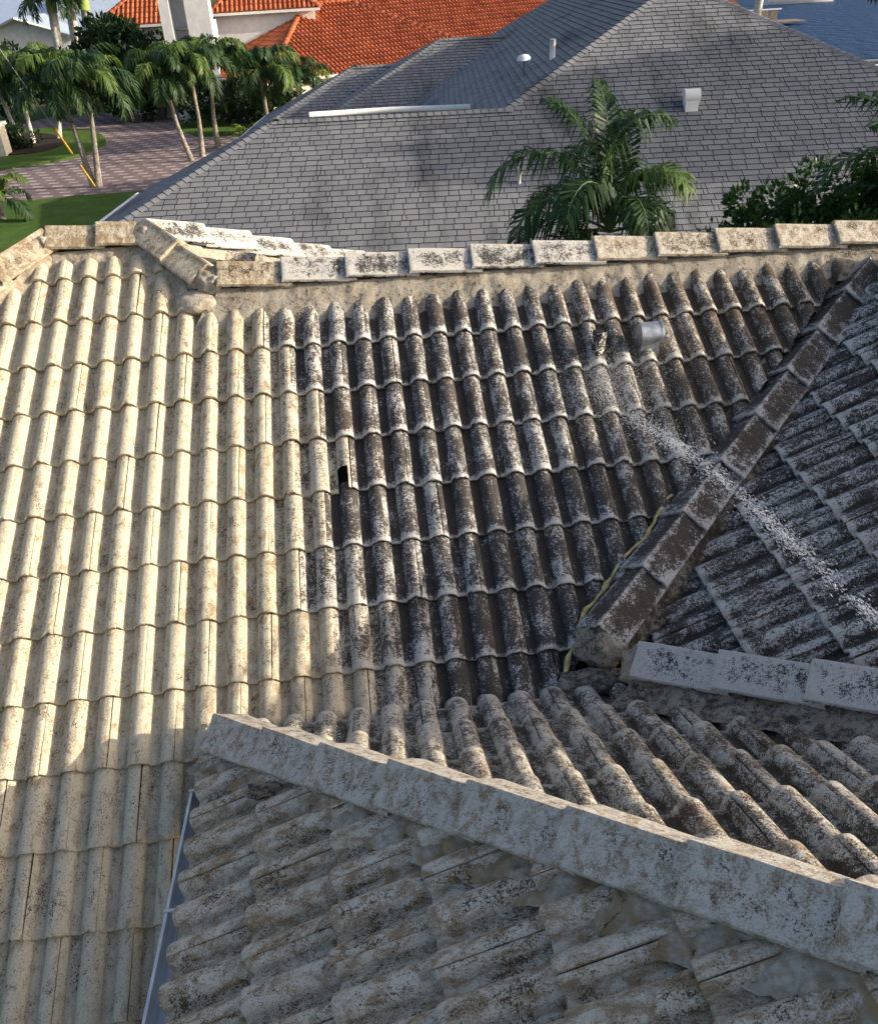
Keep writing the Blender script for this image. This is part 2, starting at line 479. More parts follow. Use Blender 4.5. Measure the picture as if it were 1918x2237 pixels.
def place_tile(parent, kind, p, planes, me=None):
    """p: point on the crest plane at the butt of the tile's first roll"""
    global N_TILES
    a, u, n = frame(kind)
    o3 = p - n * (RH + LIFT)
    mat = Matrix(((a.x, u.x, n.x, o3.x), (a.y, u.y, n.y, o3.y), (a.z, u.z, n.z, o3.z), (0, 0, 0, 1)))
    corners = [mat @ Vector((cx, cy, .03)) for cx in (SEAM, 2 * PITCH + SEAM) for cy in (0, EXP + .05)]
    mx = mat @ Vector((PITCH, EXP / 2, 0))
    cut = False
    for co, no in planes:
        s = [(c - co).dot(no) for c in corners]
        if min(s) > -.02: return None
        if max(s) > 0: cut = True
    jit = Matrix.Translation((random.uniform(-.002, .002), random.uniform(-.004, .004), random.uniform(0, .003))) @ Matrix.Rotation(random.uniform(-.006, .006), 4, 'Z') @ Matrix.Rotation(random.uniform(-.006, .006), 4, 'Y')
    mat = mat @ jit
    src = me or random.choice(TILES)
    if cut:
        bm = bmesh.new(); bm.from_mesh(src)
        inv = mat.inverted()
        for co, no in planes:
            c, nn = inv @ co, (inv.to_3x3() @ no).normalized()
            bmesh.ops.bisect_plane(bm, geom=bm.verts[:] + bm.edges[:] + bm.faces[:], plane_co=c, plane_no=nn, clear_outer=True)
        if not bm.faces: bm.free(); return None
        me2 = bpy.data.meshes.new('cut_tile'); bm.to_mesh(me2); bm.free(); me2.materials.append(M['tile']) if not me2.materials else None
        src = me2
    o = bpy.data.objects.new('tile', src)
    m, oc, wm = wear(kind, mx)
    o["mold"], o["ochre"], o["warm"] = m, oc, wm
    COL.objects.link(o); o.parent = parent; o.matrix_parent_inverse = Matrix.Identity(4)
    o.matrix_world = mat
    o.matrix_basis = house_inv @ mat
    N_TILES += 1
    return o

def slope_part(polys, label=None):
    b = MB()
    for poly, drop in polys: b.poly([(x, y, z - drop) for x, y, z in poly])
    o = b.build('roof_slope', M['deck']); o.parent = house; o.matrix_basis = house_inv
    # children are placed relative to the house origin, so the slope itself is re-based to it
    me = o.data
    for v in me.vertices: v.co = house_inv @ v.co
    o.matrix_basis = Matrix.Identity(4)
    if label: o["label"] = label
    return o

zM = lambda x, y: T * y
z4 = lambda x, y: D4 - T * y
z3 = lambda x, y: D3 + T * x
z2 = lambda x, y: D2 + T * x
DROP = .135
PL = lambda co, no: (Vector(co), Vector(no).normalized())

# ---- main slope facing the camera
pm = lambda L: [(x, y, zM(x, y)) for x, y in L]
slope_main = slope_part([(pm([(-2.6, -4.6), (1.45, -4.6), (1.45, -2.33), (3.07, -2.33), (5.36, 0.12), (1.05, .12), (.64, .54), (0, .54), (-2.6, -2.06)]), DROP)],
                        'main slope, cream tiles on the left turning black with mould to the right')
cols = range(-17, 36); 
broken = tile_mesh('roof_tile', 55, notch=(2 * PITCH - .062, 2 * PITCH + .012, .10))
for r in range(-2, 14):
    s = -r * EXP
    y0, z0 = s * CT, s * ST
    for c in cols:
        if (c - r) % 2: continue
        x0 = c * PITCH; xc = x0 + PITCH
        if xc < -2.5 or (y0 < -4.5): continue
        if xc < 1.32:
            planes = [PL((0, .455, 0), (0, 1, 0)), PL((-.02, .46, 0), (-1, 1, 0)), PL((.66, .47, 0), (1, 1, 0)), PL((1.42, 0, 0), (1, 0, 0))] if y0 < -2.3 or xc < .98 else [PL((0, .025, 0), (0, 1, 0))]
            if xc < .98 and y0 < .2: planes = [PL((0, .455, 0), (0, 1, 0)), PL((-.02, .46, 0), (-1, 1, 0)), PL((.66, .47, 0), (1, 1, 0))]
        else:
            planes = [PL((0, .025, 0), (0, 1, 0)), PL((5.10, 0, 0), (1, -1, 0)), PL((0, -2.40, 0), (0, -1, 0))]
        me = broken if (r == 4 and c == 10) else None
        place_tile(slope_main, 'M', Vector((x0, y0, z0)), planes, me)

# ---- slope facing away (north), behind the near hip
slope_back = slope_part([([(x, y, z4(x, y)) for x, y in [(1.04, -2.335), (3.07, -2.335), (5.42, -4.70), (3.41, -4.70)]], DROP)],
                        'slope falling away from the camera into the level valley')
for r in range(-1, 9):
    y0 = -2.387 - r * EXP * CT; z0 = -1.1829 + r * EXP * ST
    for j in range(-8, 26):
        if (j + r) % 2: continue
        x0 = 2.0988 + j * PITCH
        planes = [PL((0, -2.33, 0), (0, 1, 0)), PL((-1.25, 0, 0), (-1, -1, 0)), PL((.60, 0, 0), (1, 1, 0)), PL((0, -4.70, 0), (0, -1, 0))]
        place_tile(slope_back, 'S4', Vector((x0 , y0, z0)), planes)
# ---- west slope over the gutter (bottom of the photograph)
slope_west = slope_part([([(x, y, z3(x, y)) for x, y in [(1.12, -2.40), (3.70, -4.97), (3.70, -6.3), (1.12, -6.3)]], DROP)],
                        'west slope above the gutter, beige tiles with brown bands')
for r in range(0, 8):
    x0 = 1.0767 + r * EXP * CT; z0 = -1.1911 + r * EXP * ST
    for j in range(-6, 24):
        if (j - r) % 2: continue
        y0 = -2.9288 - j * PITCH + SEAM
        planes = [PL((-1.34, 0, 0), (1, 1, 0)), PL((0, -6.2, 0), (0, -1, 0)), PL((3.7, 0, 0), (1, 0, 0))]
        place_tile(slope_west, 'S3', Vector((x0, y0, z0)), planes)
# ---- far west slope between the two capped valleys
slope_far = slope_part([([(x, y, z2(x, y)) for x, y in [(3.07, -2.335), (5.4, -.0), (5.4, -4.68)]], DROP)],
                       'blackened west slope between the two capped valleys')
for r in range(-2, 8):
    x0 = 3.5484 + r * EXP * CT; z0 = -.9575 + r * EXP * ST
    for j in range(-16, 20):
        if (j - r) % 2: continue
        y0 = -2.0565 - j * PITCH + SEAM
        planes = [PL((5.34, 0, 0), (-1, 1, 0)), PL((.74, 0, 0), (-1, -1, 0)), PL((5.38, 0, 0), (1, 0, 0))]
        place_tile(slope_far, 'S2', Vector((x0, y0, z0)), planes)
# ---- hidden slopes that close the roof
slope_part([([(1.05, .16, .08), (5.4, .16, .08), (5.4, 3.4, -1.6), (1.05, 3.4, -1.6)], .0), ([(0, .56, .27), (.68, .56, .27), (3.5, 3.4, -1.2), (-2.8, 3.4, -1.2)], .02), ([(.68, .56, .27), (1.1, .14, .06), (3.4, 3.3, -1.15)], .01),
            ([(0, .56, .27), (-2.8, 3.4, -1.2), (-2.8, -2.1, -1.2)], .02)], 'rear slopes beyond the ridge')
slope_part([([(5.41, .3, -.01), (5.41, -4.72, -.01), (8.7, -4.72, -1.7), (8.7, .3, -1.7)], 0), ([(3.41, -4.73, -.01), (5.41, -4.73, -.01), (5.41, -8.1, -1.7), (3.41, -8.1, -1.7)], 0), ([(5.4, .17, .07), (5.9, .17, .07), (5.9, 3.4, -1.6), (5.4, 3.4, -1.6)], 0)], 'slopes on the far sides of the east and south ridges')
b = MB(); b.box((1.75, -5.0, -3.6), (.3, 5.0, 4.2)); b.box((-.6, -4.4, -4.2), (4.4, .25, 3.0)); b.box((3.3, 3.0, -3.8), (11.0, .25, 3.9)); b.box((-2.5, .4, -3.8), (.25, 5.6, 3.9)); b.box((8.9, -2.6, -3.9), (.25, 11, 3.7)); b.box((5.4, -8.1, -3.9), (7, .25, 3.7))
for i, v in enumerate(b.v): b.v[i] = tuple(house_inv @ Vector(v))
b.build('wall', M['stucco'], house)

# ---- ridge and hip caps
def cap_mesh(name, seed, L=.455, a=.128, drop=.090):
    rg = random.Random(seed); b = MB(); edge, pan = [], []
    ys = [-1, -.97, -.86, -.65, -.42, -.2, -.07, 0, .07, .2, .42, .65, .86, .97, 1]
    xs = [0, .008, .03, .09, .18, .28, .36, .42, L]
    rows = []
    sx = rg.uniform(0, 50)
    for xi, xx in enumerate(xs):
        r = []
        ws = 1.05 - .11 * xx / L
        for t in ys:
            z = -drop * (abs(t) ** 1.0) + (.006 if abs(t) < .08 else 0) - (.004 if abs(t) > .95 else 0)
            z += .028 * (1 - xx / .40) - (.005 if xi == 0 else 0)
            dz = .004 * mnoise.noise(Vector((xx * 9 + sx, t * 4, seed)))
            jx = rg.uniform(-.003, .003) if xi == 0 else 0
            r.append(b.vert((xx + jx, t * a * ws, z + dz)))
            e = max(0, 1 - xx / .05) * .9 + max(0, (abs(t) - .78) / .22) * .8 + max(0, 1 - abs(t) / .16) * .7
            edge.append(min(1, e)); pan.append(.25)
        rows.append(r)
    for p, q in zip(rows, rows[1:]):
        for j in range(len(ys) - 1): b.face((p[j], q[j], q[j + 1], p[j + 1]), 0, abs(ys[j]) > .08 and abs(ys[j + 1]) > .08)
    lo = []
    for j in range(len(ys)):
        v = b.v[rows[0][j]]; lo.append(b.vert((v[0] + .003, v[1] * .93, v[2] - .017))); edge.append(.2); pan.append(0)
    for j in range(len(ys) - 1): b.face((lo[j], rows[0][j], rows[0][j + 1], lo[j + 1]))
    for s, k in ((0, 1), (-1, -1)):
        side = []
        for r in rows:
            v = b.v[r[s]]; side.append(b.vert((v[0], v[1] - k * (-.004), v[2] - .016))); edge.append(-.2); pan.append(0)
        for i in range(len(rows) - 1):
            q = (rows[i][s], side[i], side[i + 1], rows[i + 1][s]); b.face(q if s == 0 else q[::-1])
    b.at = {'edge': edge, 'pan': pan}
    return b.mesh(name, M['tile'])
CAPS = [cap_mesh('ridge_cap', i + 20) for i in range(6)]

def strip(name, A, B, mat, n=60, m=6, amp=.012, mold=.3, ochre=.3, parent=None, bow=.0, seed=0, label=None):
    """mortar surface between two 3D polylines given as functions of t"""
    b = MB(); rows = []
    for i in range(n + 1):
        t = i / n; p, q = A(t), B(t); r = []
        for j in range(m + 1):
            s = j / m; v = p.lerp(q, s); v.z += bow * math.sin(math.pi * s)
            k = amp * (1 if 0 < j else .3)
            v = v + Vector((mnoise.noise(v * 16 + Vector((seed, 0, 0))), mnoise.noise(v * 16 + Vector((0, seed + 9, 0))), mnoise.noise(v * 12 + Vector((0, 0, seed + 5))) + .7 * mnoise.noise(v * 41 + Vector((3, 0, seed))))) * k
            r.append(house_inv @ v)
        rows.append(r)
    b.grid(rows)
    o = b.build(name, mat, parent or house)
    o["mold"], o["ochre"] = mold, ochre
    if label: o["label"] = label
    return o

def ridge(P0, P1, expo, n, label, moldf, mortar_mold, hw_l, hw_r, left_base, right_base, mort_ochre=.3, first=0.0, capdrop=.09, amp=.013):
    """caps from P0 towards P1 (crest points); left/right_base(t) give the foot of the mortar on each side"""
    d = (P1 - P0).normalized(); lat = Vector((0, 0, 1)).cross(d).normalized(); up = d.cross(lat)
    Lg = n * expo
    def eL(t): return P0 + d * (Lg * t) + lat * (.088) - up * (capdrop * 1.02 + .022)
    def eR(t): return P0 + d * (Lg * t) - lat * (.088) - up * (capdrop * 1.02 + .022)
    bed = strip('mortar_bed', eL, left_base, M['mortar'], n * 22, 9, amp, mortar_mold, mort_ochre, seed=random.uniform(0, 9), label=label)
    if right_base:
        r2 = strip('mortar_fillet', eR, right_base, M['mortar'], n * 22, 9, amp, mortar_mold, mort_ochre, seed=random.uniform(0, 9))
    for i in range(n):
        p = P0 + d * (first + i * expo) + lat * random.uniform(-.004, .004) + up * random.uniform(-.003, .003)
        mat = Matrix(((d.x, lat.x, up.x, p.x), (d.y, lat.y, up.y, p.y), (d.z, lat.z, up.z, p.z), (0, 0, 0, 1))) @ Matrix.Rotation(random.uniform(-.012, .012), 4, 'Z') @ Matrix.Rotation(random.uniform(-.02, .02), 4, 'X')
        if abs(expo - .39) > .012: mat = mat @ Matrix.Diagonal((expo / .39, 1, 1, 1))
        o = bpy.data.objects.new('ridge_cap', random.choice(CAPS))
        o["mold"], o["ochre"], o["warm"] = moldf(i, p)
        COL.objects.link(o); o.parent = bed; o.matrix_basis = house_inv @ mat
    return bed
V = Vector
lerp = lambda a, b: (lambda t: V(a).lerp(V(b), t))

# top ridge (right part), caps butt to the west
def mold_top(i, p):
    x = p.x
    if x < 1.4: return .46, 1.1, .8
    if x < 3.1: return .52 + random.uniform(-.08, .08), .12, .1
    return .37 + random.uniform(-.06, .10), .95, .5
ridge(V((1.13, .17, .185)), V((5.2, .17, .140)), .39, 11, 'level ridge caps, black in the middle and ochre to the right', mold_top, .42, .128, .128,
      lerp((1.0, .30, -.02), (5.42, .30, -.04)), lerp((.93, -.10, -.135), (5.42, -.10, -.135)), .18)
# short upper ridge, its two hips and the hip running down behind
ridge(V((.045, .60, .368)), V((.74, .60, .376)), .315, 2, 'short upper ridge caps with ochre stains', lambda i, p: (.20, 1.2, .75), .12, 0, 0,
      lerp((0, .75, .15), (.74, .75, .15)), lerp((-.02, .40, .12), (.72, .40, .12)), .35)
d_ = V((1, 1, T)).normalized()
ridge(V((-.02, .55, .372)) - d_ * .39 * 5, V((-.02, .55, .372)), .39, 5, 'hip caps at the left edge of the roof', lambda i, p: (.18, 1.15, .8), .15, 0, 0,
      lerp(V((-.02, .55, .372)) - d_ * 1.95 + V((-.17, .17, -.17)), V((-.19, .72, .20))), lerp(V((-.02, .55, .372)) - d_ * 1.95 + V((.17, -.17, -.25)), V((.10, .42, .13))), .5)
P_, Q_ = V((1.075, .185, .178)), V((.70, .56, .392))
ridge(P_, Q_, .285, 2, 'two hip caps stepping down to the lower ridge', lambda i, p: (.22, 1.0, .75), .12, 0, 0,
      lerp(P_ + V((-.16, -.14, -.28)), Q_ + V((-.13, -.17, -.26))), lerp(P_ + V((.14, .14, -.22)), Q_ + V((.16, .16, -.22))), .4)
d_ = V((1, 1, -.505)).normalized()
P_ = V((.71, .63, .385)); Q_ = P_ + d_ * .40 * 7
ridge(Q_, P_, .40, 7, 'rear hip caps running down behind the ridge', lambda i, p: (.52 + random.uniform(-.06, .1), .08, .05), .35, 0, 0,
      lerp(Q_ + V((.13, -.14, -.30)), P_ + V((.13, -.14, -.30))), lerp(Q_ + V((-.13, .14, -.28)), P_ + V((-.13, .14, -.28))), .1)
# capped valley rising to the upper right
P_, Q_ = V((2.965, -2.225, -1.000)), V((4.72, -.50, -.258))
dd = (Q_ - P_)
n2 = 8
ez = lambda t: P_ + dd.normalized() * (.42 * n2 * t)
def baseM2(t):
    p = ez(t); x = p.x - .13; y = p.y + .13; return V((x, y, T * y - .075))
def baseS2(t):
    p = ez(t); k = (p.x - p.y); x = p.x + (5.42 - k) / 2; y = p.y - (5.42 - k) / 2; return V((x, y, z2(x, y) - .05))
ridge(P_, Q_, .42, n2, 'capped valley climbing to the right, dark brown caps with pale edges', lambda i, p: (.80, .55, .05), .66, 0, 0, baseM2, baseS2, .5)
# capped valley running right from its foot
P_, Q_ = V((3.085, -2.465, -.925)), V((3.612, -2.992, -.655))
dd4 = (Q_ - P_).normalized()
e4 = lambda t: P_ + dd4 * (.385 * 8 * t)
def baseS4(t):
    p = e4(t); k = p.x + p.y; x = p.x - (k - .27) / 2; y = p.y - (k - .27) / 2; return V((x, y, z4(x, y) - .045))
def baseF4(t):
    p = e4(t); k = p.x + p.y; x = p.x + .13; y = p.y + .13; return V((x, y, z2(x, y) - .05))
ridge(P_, Q_, .385, 8, 'capped valley at the right with white caps speckled black', lambda i, p: (.40, .15, .05), .52, 0, 0, baseF4, baseS4, .3)
# near hip
P_, Q_ = V((1.16, -2.455, -1.10)), V((2.90, -4.195, -.175))
dd3 = (Q_ - P_).normalized()
e3 = lambda t: P_ + dd3 * (.39 * 10 * t)
def baseS3(t):
    p = e3(t); k = p.x + p.y; x = p.x + (-1.60 - k) / 2; y = p.y + (-1.60 - k) / 2; return V((x, y, z3(x, y) - .052))
def base43(t):
    p = e3(t); k = p.x + p.y; x = p.x + (-1.10 - k) / 2; y = p.y + (-1.10 - k) / 2; return V((x, y, z4(x, y) - .05))
ridge(P_, Q_, .39, 10, 'near hip caps, sunlit along the top and pale with brown speckle below', lambda i, p: (.24, .92, .30), .26, 0, 0, base43, baseS3, .95, amp=.021)
# ridges out of the picture that throw the afternoon shade
for A_, B_, n_ in ((V((5.4, -4.4, .11)), V((5.4, .0, .11)), 11), (V((3.45, -4.72, .11)), V((5.4, -4.72, .11)), 5)):
    ll = (B_ - A_).normalized(); la = V((0, 0, 1)).cross(ll)
    ridge(A_, B_, .39, n_, 'ridge caps beyond the right edge', lambda i, p: (.4, .3, .3), .4, 0, 0,
          lerp(A_ + la * .2 - V((0, 0, .3)), A_ + ll * .39 * n_ + la * .2 - V((0, 0, .3))), lerp(A_ - la * .2 - V((0, 0, .3)), A_ + ll * .39 * n_ - la * .2 - V((0, 0, .3))), .3)

def blob(name, c, rad, mat, seed=0, amp=.25, parent=house, mold=.5, ochre=.3, sub=3):
    bm = bmesh.new(); bmesh.ops.create_icosphere(bm, subdivisions=sub, radius=1.0)
    for v in bm.verts:
        k = 1 + amp * mnoise.noise(v.co * 2.2 + V((seed, 0, 0))) + .3 * amp * mnoise.noise(v.co * 6 + V((0, seed, 0)))
        v.co = house_inv @ (V((v.co.x * rad[0], v.co.y * rad[1], v.co.z * rad[2])) * k + V(c))
    for f in bm.faces: f.smooth = True
    me = bpy.data.meshes.new(name); bm.to_mesh(me); bm.free(); me.materials.append(mat)
    o = link(bpy.data.objects.new(name, me), parent); o["mold"] = mold; o["ochre"] = ochre
    return o
blob('mortar_end', (2.985, -2.205, -1.115), (.125, .125, .115), M['mortar'], 3, .30, mold=.44, ochre=.1, sub=4)
blob('mortar_end', (3.115, -2.50, -1.04), (.115, .115, .105), M['mortar'], 5, .35, mold=.42, ochre=.1, sub=4)
blob('mortar_end', (1.18, -2.50, -1.20), (.085, .09, .075), M['mortar'], 8, .3, mold=.15, ochre=.4)
blob('mortar_end', (1.085, .175, .095), (.115, .11, .078), M['mortar'], 11, .4, mold=.18, ochre=.5, sub=4)
blob('mortar_end', (.99, .10, -.01), (.15, .12, .075), M['mortar'], 16, .15, mold=.15, ochre=.4, sub=4)
blob('mortar_end', (.69, .60, .315), (.09, .09, .07), M['mortar'], 12, .35, mold=.35, ochre=.3, sub=4)
blob('mortar_end', (.03, .575, .30), (.085, .085, .065), M['mortar'], 13, .35, mold=.15, ochre=.8, sub=4)
blob('mortar_end', (2.93, -2.37, -1.24), (.20, .10, .09), M['mortar'], 17, .4, mold=.6, ochre=.1, sub=4)
blob('mortar_patch', (1.42, -2.97, -1.03), (.075, .035, .025), M['mortar'], 14, .5, mold=.55, ochre=.6)
for q, rr in (((1.335, .48, .10), (.10, .06, .05)), ((1.50, .62, .02), (.12, .07, .04)), ((1.25, .62, .10), (.10, .08, .05))):
    blob('mortar_lump', q, rr, M['mortar'], q[0] * 9, .4, mold=.25, ochre=.35)
# broken piece of tile lying on the little east slope
def small_part(name, b, mat, parent=house, world=True):
    if world: b.v = [tuple(house_inv @ V(v)) for v in b.v]
    return b.build(name, mat, parent)
b = MB(); b.tube([(1.17, .42, .17), (1.36, .36, .15)], [.045, .045], 8)
o = small_part('broken_tile_piece', b, M['tile']); o["mold"], o["ochre"], o["warm"] = .55, 1.0, .5

# yellow foam bead squeezed out under the valley caps
b = MB(); pts = []
fo = [(2.765, -2.29, -1.215), (2.782, -2.251, -1.197), (2.803, -2.194, -1.167), (2.879, -2.07, -1.103), (2.934, -1.986, -1.059), (2.994, -1.948, -1.04), (3.069, -1.867, -.998), (3.102, -1.838, -.983), (3.231, -1.709, -.916), (3.303, -1.667, -.894), (3.396, -1.569, -.843), (3.549, -1.400, -.756)]
for a, c in zip(fo, fo[1:]):
    for i in range(6): pts.append(V(a).lerp(V(c), i / 6))
rad = []
for i, p in enumerate(pts):
    k = mnoise.noise(p * 9); rad.append(max(.005, .008 + .030 * max(0, k)))
    pts[i] = p + V((mnoise.noise(p * 14), mnoise.noise(p * 14 + V((5, 0, 0))), .4 * mnoise.noise(p * 11))) * .014 + V((.018, -.018, .004))
b.tube(pts, rad, 8)
small_part('foam_bead', b, M['foam'])

# gutter along the west eave, with spikes
b = MB()
gx = lambda y: 1.043 + (y + 2.70) * .03
g0, g1 = -2.70, -6.2
sec = [(0.0, .0), (.0, -.012), (-.004, -.02), (.004, -.055), (.02, -.085), (.09, -.088), (.105, -.08), (.108, .0)]
sec2 = [(.012, .0), (.012, -.05), (.03, -.075), (.09, -.076), (.098, .0)]
for S_ in (sec, sec2):
    b.grid([[(gx(y) + dx - .0, y, -1.27 + dz) for dx, dz in S_] for y in (g0, (g0 + g1) / 2, g1)], smooth=False)
b.grid([[(gx(y), y, -1.27), (gx(y) + .012, y, -1.268)] for y in (g0, (g0 + g1) / 2, g1)], smooth=False)
b.poly([(gx(g0) + dx, g0, -1.27 + dz) for dx, dz in sec])
gut = small_part('gutter', b, M['gutter']); 
for y in (-2.71, -3.30, -4.2, -5.1):
    b = MB(); b.box((gx(y) + .05, y, -1.267), (.11, .012, .006)); small_part('gutter_strap', b, M['gutter'], gut)
b = MB(); b.box((1.16, -4.45, -1.33), (.02, 3.5, .16)); small_part('fascia', b, M['stucco'])

# galvanised vent hood, blackened pipe
vc = V((3.66, -.52, -.30)); b = MB()
ang = [R(a) for a in range(-35, 216, 14)]
rows = []
for xx in (-.066, .066):
    rows.append([vc + V((xx, .074 * math.cos(a), .085 + .074 * math.sin(a))) for a in ang])
b.grid(rows)
for xx in (-.06, .06):
    b.poly([vc + V((xx, .072 * math.cos(a), .085 + .072 * math.sin(a))) for a in ang])
for xx in (-.068, .056):
    b.grid([[vc + V((xx + k, .079 * math.cos(a), .085 + .079 * math.sin(a))) for a in ang] for k in (0, .012)])
b.box(vc + V((0, .02, -.02)), (.11, .10, .16))
vent = small_part('vent_hood', b, M['galv']); vent["label"] = 'galvanised round-topped vent hood'
b = MB(); pc = V((3.345, -.56, -.36))
b.tube([pc, pc + V((0, 0, .10)), pc + V((.004, .004, .205))], [.042, .041, .040], 14, caps=False); b.tube([pc + V((.004, .004, .12)), pc + V((.004, .004, .204))], [.030, .030], 12, mi=1)
b.v = [tuple(house_inv @ V(v)) for v in b.v]
o = b.build('vent_pipe', [M['pipe'], M['dark']], house); o["label"] = 'mould-blackened vent pipe'

# ================================================================== GREY SHINGLE HOUSE
GY = R(-6); GT = .46
gE, gN = V((math.cos(GY), math.sin(GY), 0)), V((-math.sin(GY), math.cos(GY), 0))
P1 = V((.387, 16.106, -1.007)); TP = V((10.36, 19.54, 1.04)); EAVE = -3.27
grey = empty('shingle_house', (8.0, 19.0, GZ))
tag(grey, 'grey shingle hip-roofed house behind the near ridge', 'house')
ginv = Matrix.Translation((-8.0, -19.0, -GZ))
gL = lambda p: ginv @ p
def gp(e, n, z): return P1 + gE * e + gN * n + V((0, 0, z - P1.z))
SH_MESH = {}
def shingle_geom(b, o, a, u, nn, wd, ex, rnd, ats):
    th, gap = .017, .0075
    k = len(b.v)
    pts = [(gap, 0, th), (wd - gap, 0, th), (wd - gap, ex * 1.03, .002), (gap, ex * 1.03, .002), (gap, 0, -.004), (wd - gap, 0, -.004), (wd - gap, ex, -.004), (gap, ex, -.004)]
    for x, y, z in pts: b.vert(o + a * x + u * y + nn * z)
    for q, mi in (((0, 1, 2, 3), 0), ((4, 5, 1, 0), 1), ((5, 6, 2, 1), 1), ((7, 4, 0, 3), 1)): b.face([k + i for i in q], mi)
    ats.extend([rnd] * 8)
def proj(p):
    q = p - CAM; z = q.dot(FWD)
    if z <= 0: return None
    return 959 + 1898.33 * q.dot(RIGHT) / z, 1118.5 + 128.9 + 1898.33 * q.dot(DOWN) / z, z
WIDTHS = [.09, .20, .25, .27, .29, .31, .33]
def shingles(name, poly, across, parent, ex=.172, want=0, seed=1):
    """poly: world points of one roof plane. Lays every tab; the nearest `want` become single objects."""
    rg = random.Random(seed)
    p0 = poly[0]; nn = (poly[1] - poly[0]).cross(poly[2] - poly[0]).normalized()
    if nn.z < 0: nn = -nn
    a = (across - nn * across.dot(nn)).normalized(); u = nn.cross(a)
    if u.z < 0: u = -u; 
    q = [((p - p0).dot(a), (p - p0).dot(u)) for p in poly]
    v0, v1 = min(t[1] for t in q), max(t[1] for t in q)
    deck = MB(); deck.poly([gL(p - nn * .012) for p in poly]); part = deck.build(name, M['shingle_edge'], parent); recalc(part)
    tabs = []
    v = v0
    while v < v1 - .02:
        vm = v + ex * .5; xs = []
        for (x1, y1), (x2, y2) in zip(q, q[1:] + q[:1]):
            if (y1 - vm) * (y2 - vm) < 0: xs.append(x1 + (x2 - x1) * (vm - y1) / (y2 - y1))
        xs.sort()
        for l, r in zip(xs[::2], xs[1::2]):
            x = l - rg.random() * .2
            while x < r - .03:
                wd = rg.choice(WIDTHS[1:]) if rg.random() > .10 else WIDTHS[0]
                x0, x1_ = max(x, l), min(x + wd, r)
                if x1_ - x0 > .05:
                    jj = rg.uniform(-.006, .006)
                    tabs.append((p0 + a * x0 + u * (v + jj), x1_ - x0, wd if (x0 == x and x1_ == x + wd) else None, rg.random()))
                x += wd
        v += ex
    single = set()
    if want:
        c = []
        for i, (o, wd, w0, r) in enumerate(tabs):
            if w0 is None or w0 < .15: continue
            s = proj(o + a * wd / 2)
            if s and 20 < s[0] < 1900 and 5 < s[1] < (575 if s[0] < 900 else 560 - (s[0] - 900) * .07): c.append((s[2], i))
        c.sort(); single = {i for _, i in c[:want]}
    b = MB(); ats = []
    for i, (o, wd, w0, r) in enumerate(tabs):
        if i in single:
            if w0 not in SH_MESH:
                bb = MB(); aa = []; shingle_geom(bb, V(), V((1, 0, 0)), V((0, 1, 0)), V((0, 0, 1)), w0, ex, 0, aa); bb.at = {'rnd': aa}
                SH_MESH[w0] = bb.mesh('shingle', [M['shingle'], M['shingle_edge']])
            ob = bpy.data.objects.new('shingle', SH_MESH[w0]); g = gL(o)
            COL.objects.link(ob); ob.parent = part
            ob.matrix_basis = Matrix(((a.x, u.x, nn.x, g.x), (a.y, u.y, nn.y, g.y), (a.z, u.z, nn.z, g.z), (0, 0, 0, 1)))
        else: shingle_geom(b, gL(o), a, u, nn, wd, ex, r, ats)
    b.at = {'rnd': ats}
    o = b.build('shingle_field', [M['shingle'], M['shingle_edge']], part); o["kind"] = 'stuff'
    return part
def hip_caps(A, B, parent, ex=.17):
    d = (B - A); L = d.length; d.normalize(); lat = V((0, 0, 1)).cross(d).normalized(); up = d.cross(lat); b = MB(); ats = []
    k = 0; x = 0
    while x < L:
        h = .016; r = random.random()
        pts = []
        for xx, z in ((0, h), (ex * 1.1, .002)):
            for yy, zz in ((-.15, -.045), (-.03, .012), (.03, .012), (.15, -.045)): pts.append(gL(A + d * (x + xx) + lat * yy + up * (zz + z)))
        i = [b.vert(p) for p in pts]; ats.extend([r] * 8)
        for j in range(3): b.face((i[j], i[j + 4], i[j + 5], i[j + 1]), 0)
        lo = [b.vert(V(b.v[i[j]]) - up * .018) for j in range(4)]; ats.extend([r] * 4)
        for j in range(3): b.face((lo[j], i[j], i[j + 1], lo[j + 1]), 1)
        x += ex
    b.at = {'rnd': ats}
    o = b.build('hip_caps', [M['shingle'], M['shingle_edge']], parent); o["kind"] = 'stuff'
    return recalc(o)
# corners in the house's own axes (e along gE, n along gN from the west peak)
run = (P1.z - EAVE) / GT
pt = lambda e, z: None
rel = lambda p: ((p - P1).dot(gE), (p - P1).dot(gN))
tpe, tpn = rel(TP)
# front plane passes through P1 with slope GT along gN
fz = lambda n: P1.z + GT * n
runT = (TP.z - EAVE) / GT
eW = -run                         # west eave
hipfoot_e = tpe - tpn             # where the tall part's left hip meets the low ridge
SWc = gp(-run, -run, EAVE); SEc = gp(tpe + runT, -run, EAVE)
ridgeE = gp(hipfoot_e, 0, P1.z)
front = [SWc, SEc, TP, ridgeE, P1]
fr = shingles('front_roof_slope', front, gE, grey, want=300, seed=3)
shingles('west_roof_slope', [gp(-run, run, EAVE), SWc, P1], gN, grey, seed=4)
# tall west face: from the hip back to the far side
far_n = tpn + 14.5
TP2 = gp(tpe, far_n, TP.z)
tw = shingles('tall_west_slope', [ridgeE, TP, TP2, gp(tpe - (TP.z - EAVE) / GT, far_n + 0, EAVE), gp(tpe - (TP.z - EAVE) / GT, run, EAVE)], gN, grey, seed=5)
shingles('low_rear_slope', [P1, ridgeE, gp(hipfoot_e - run + .0, run, EAVE), gp(-run, run, EAVE)], gE, grey, seed=6)
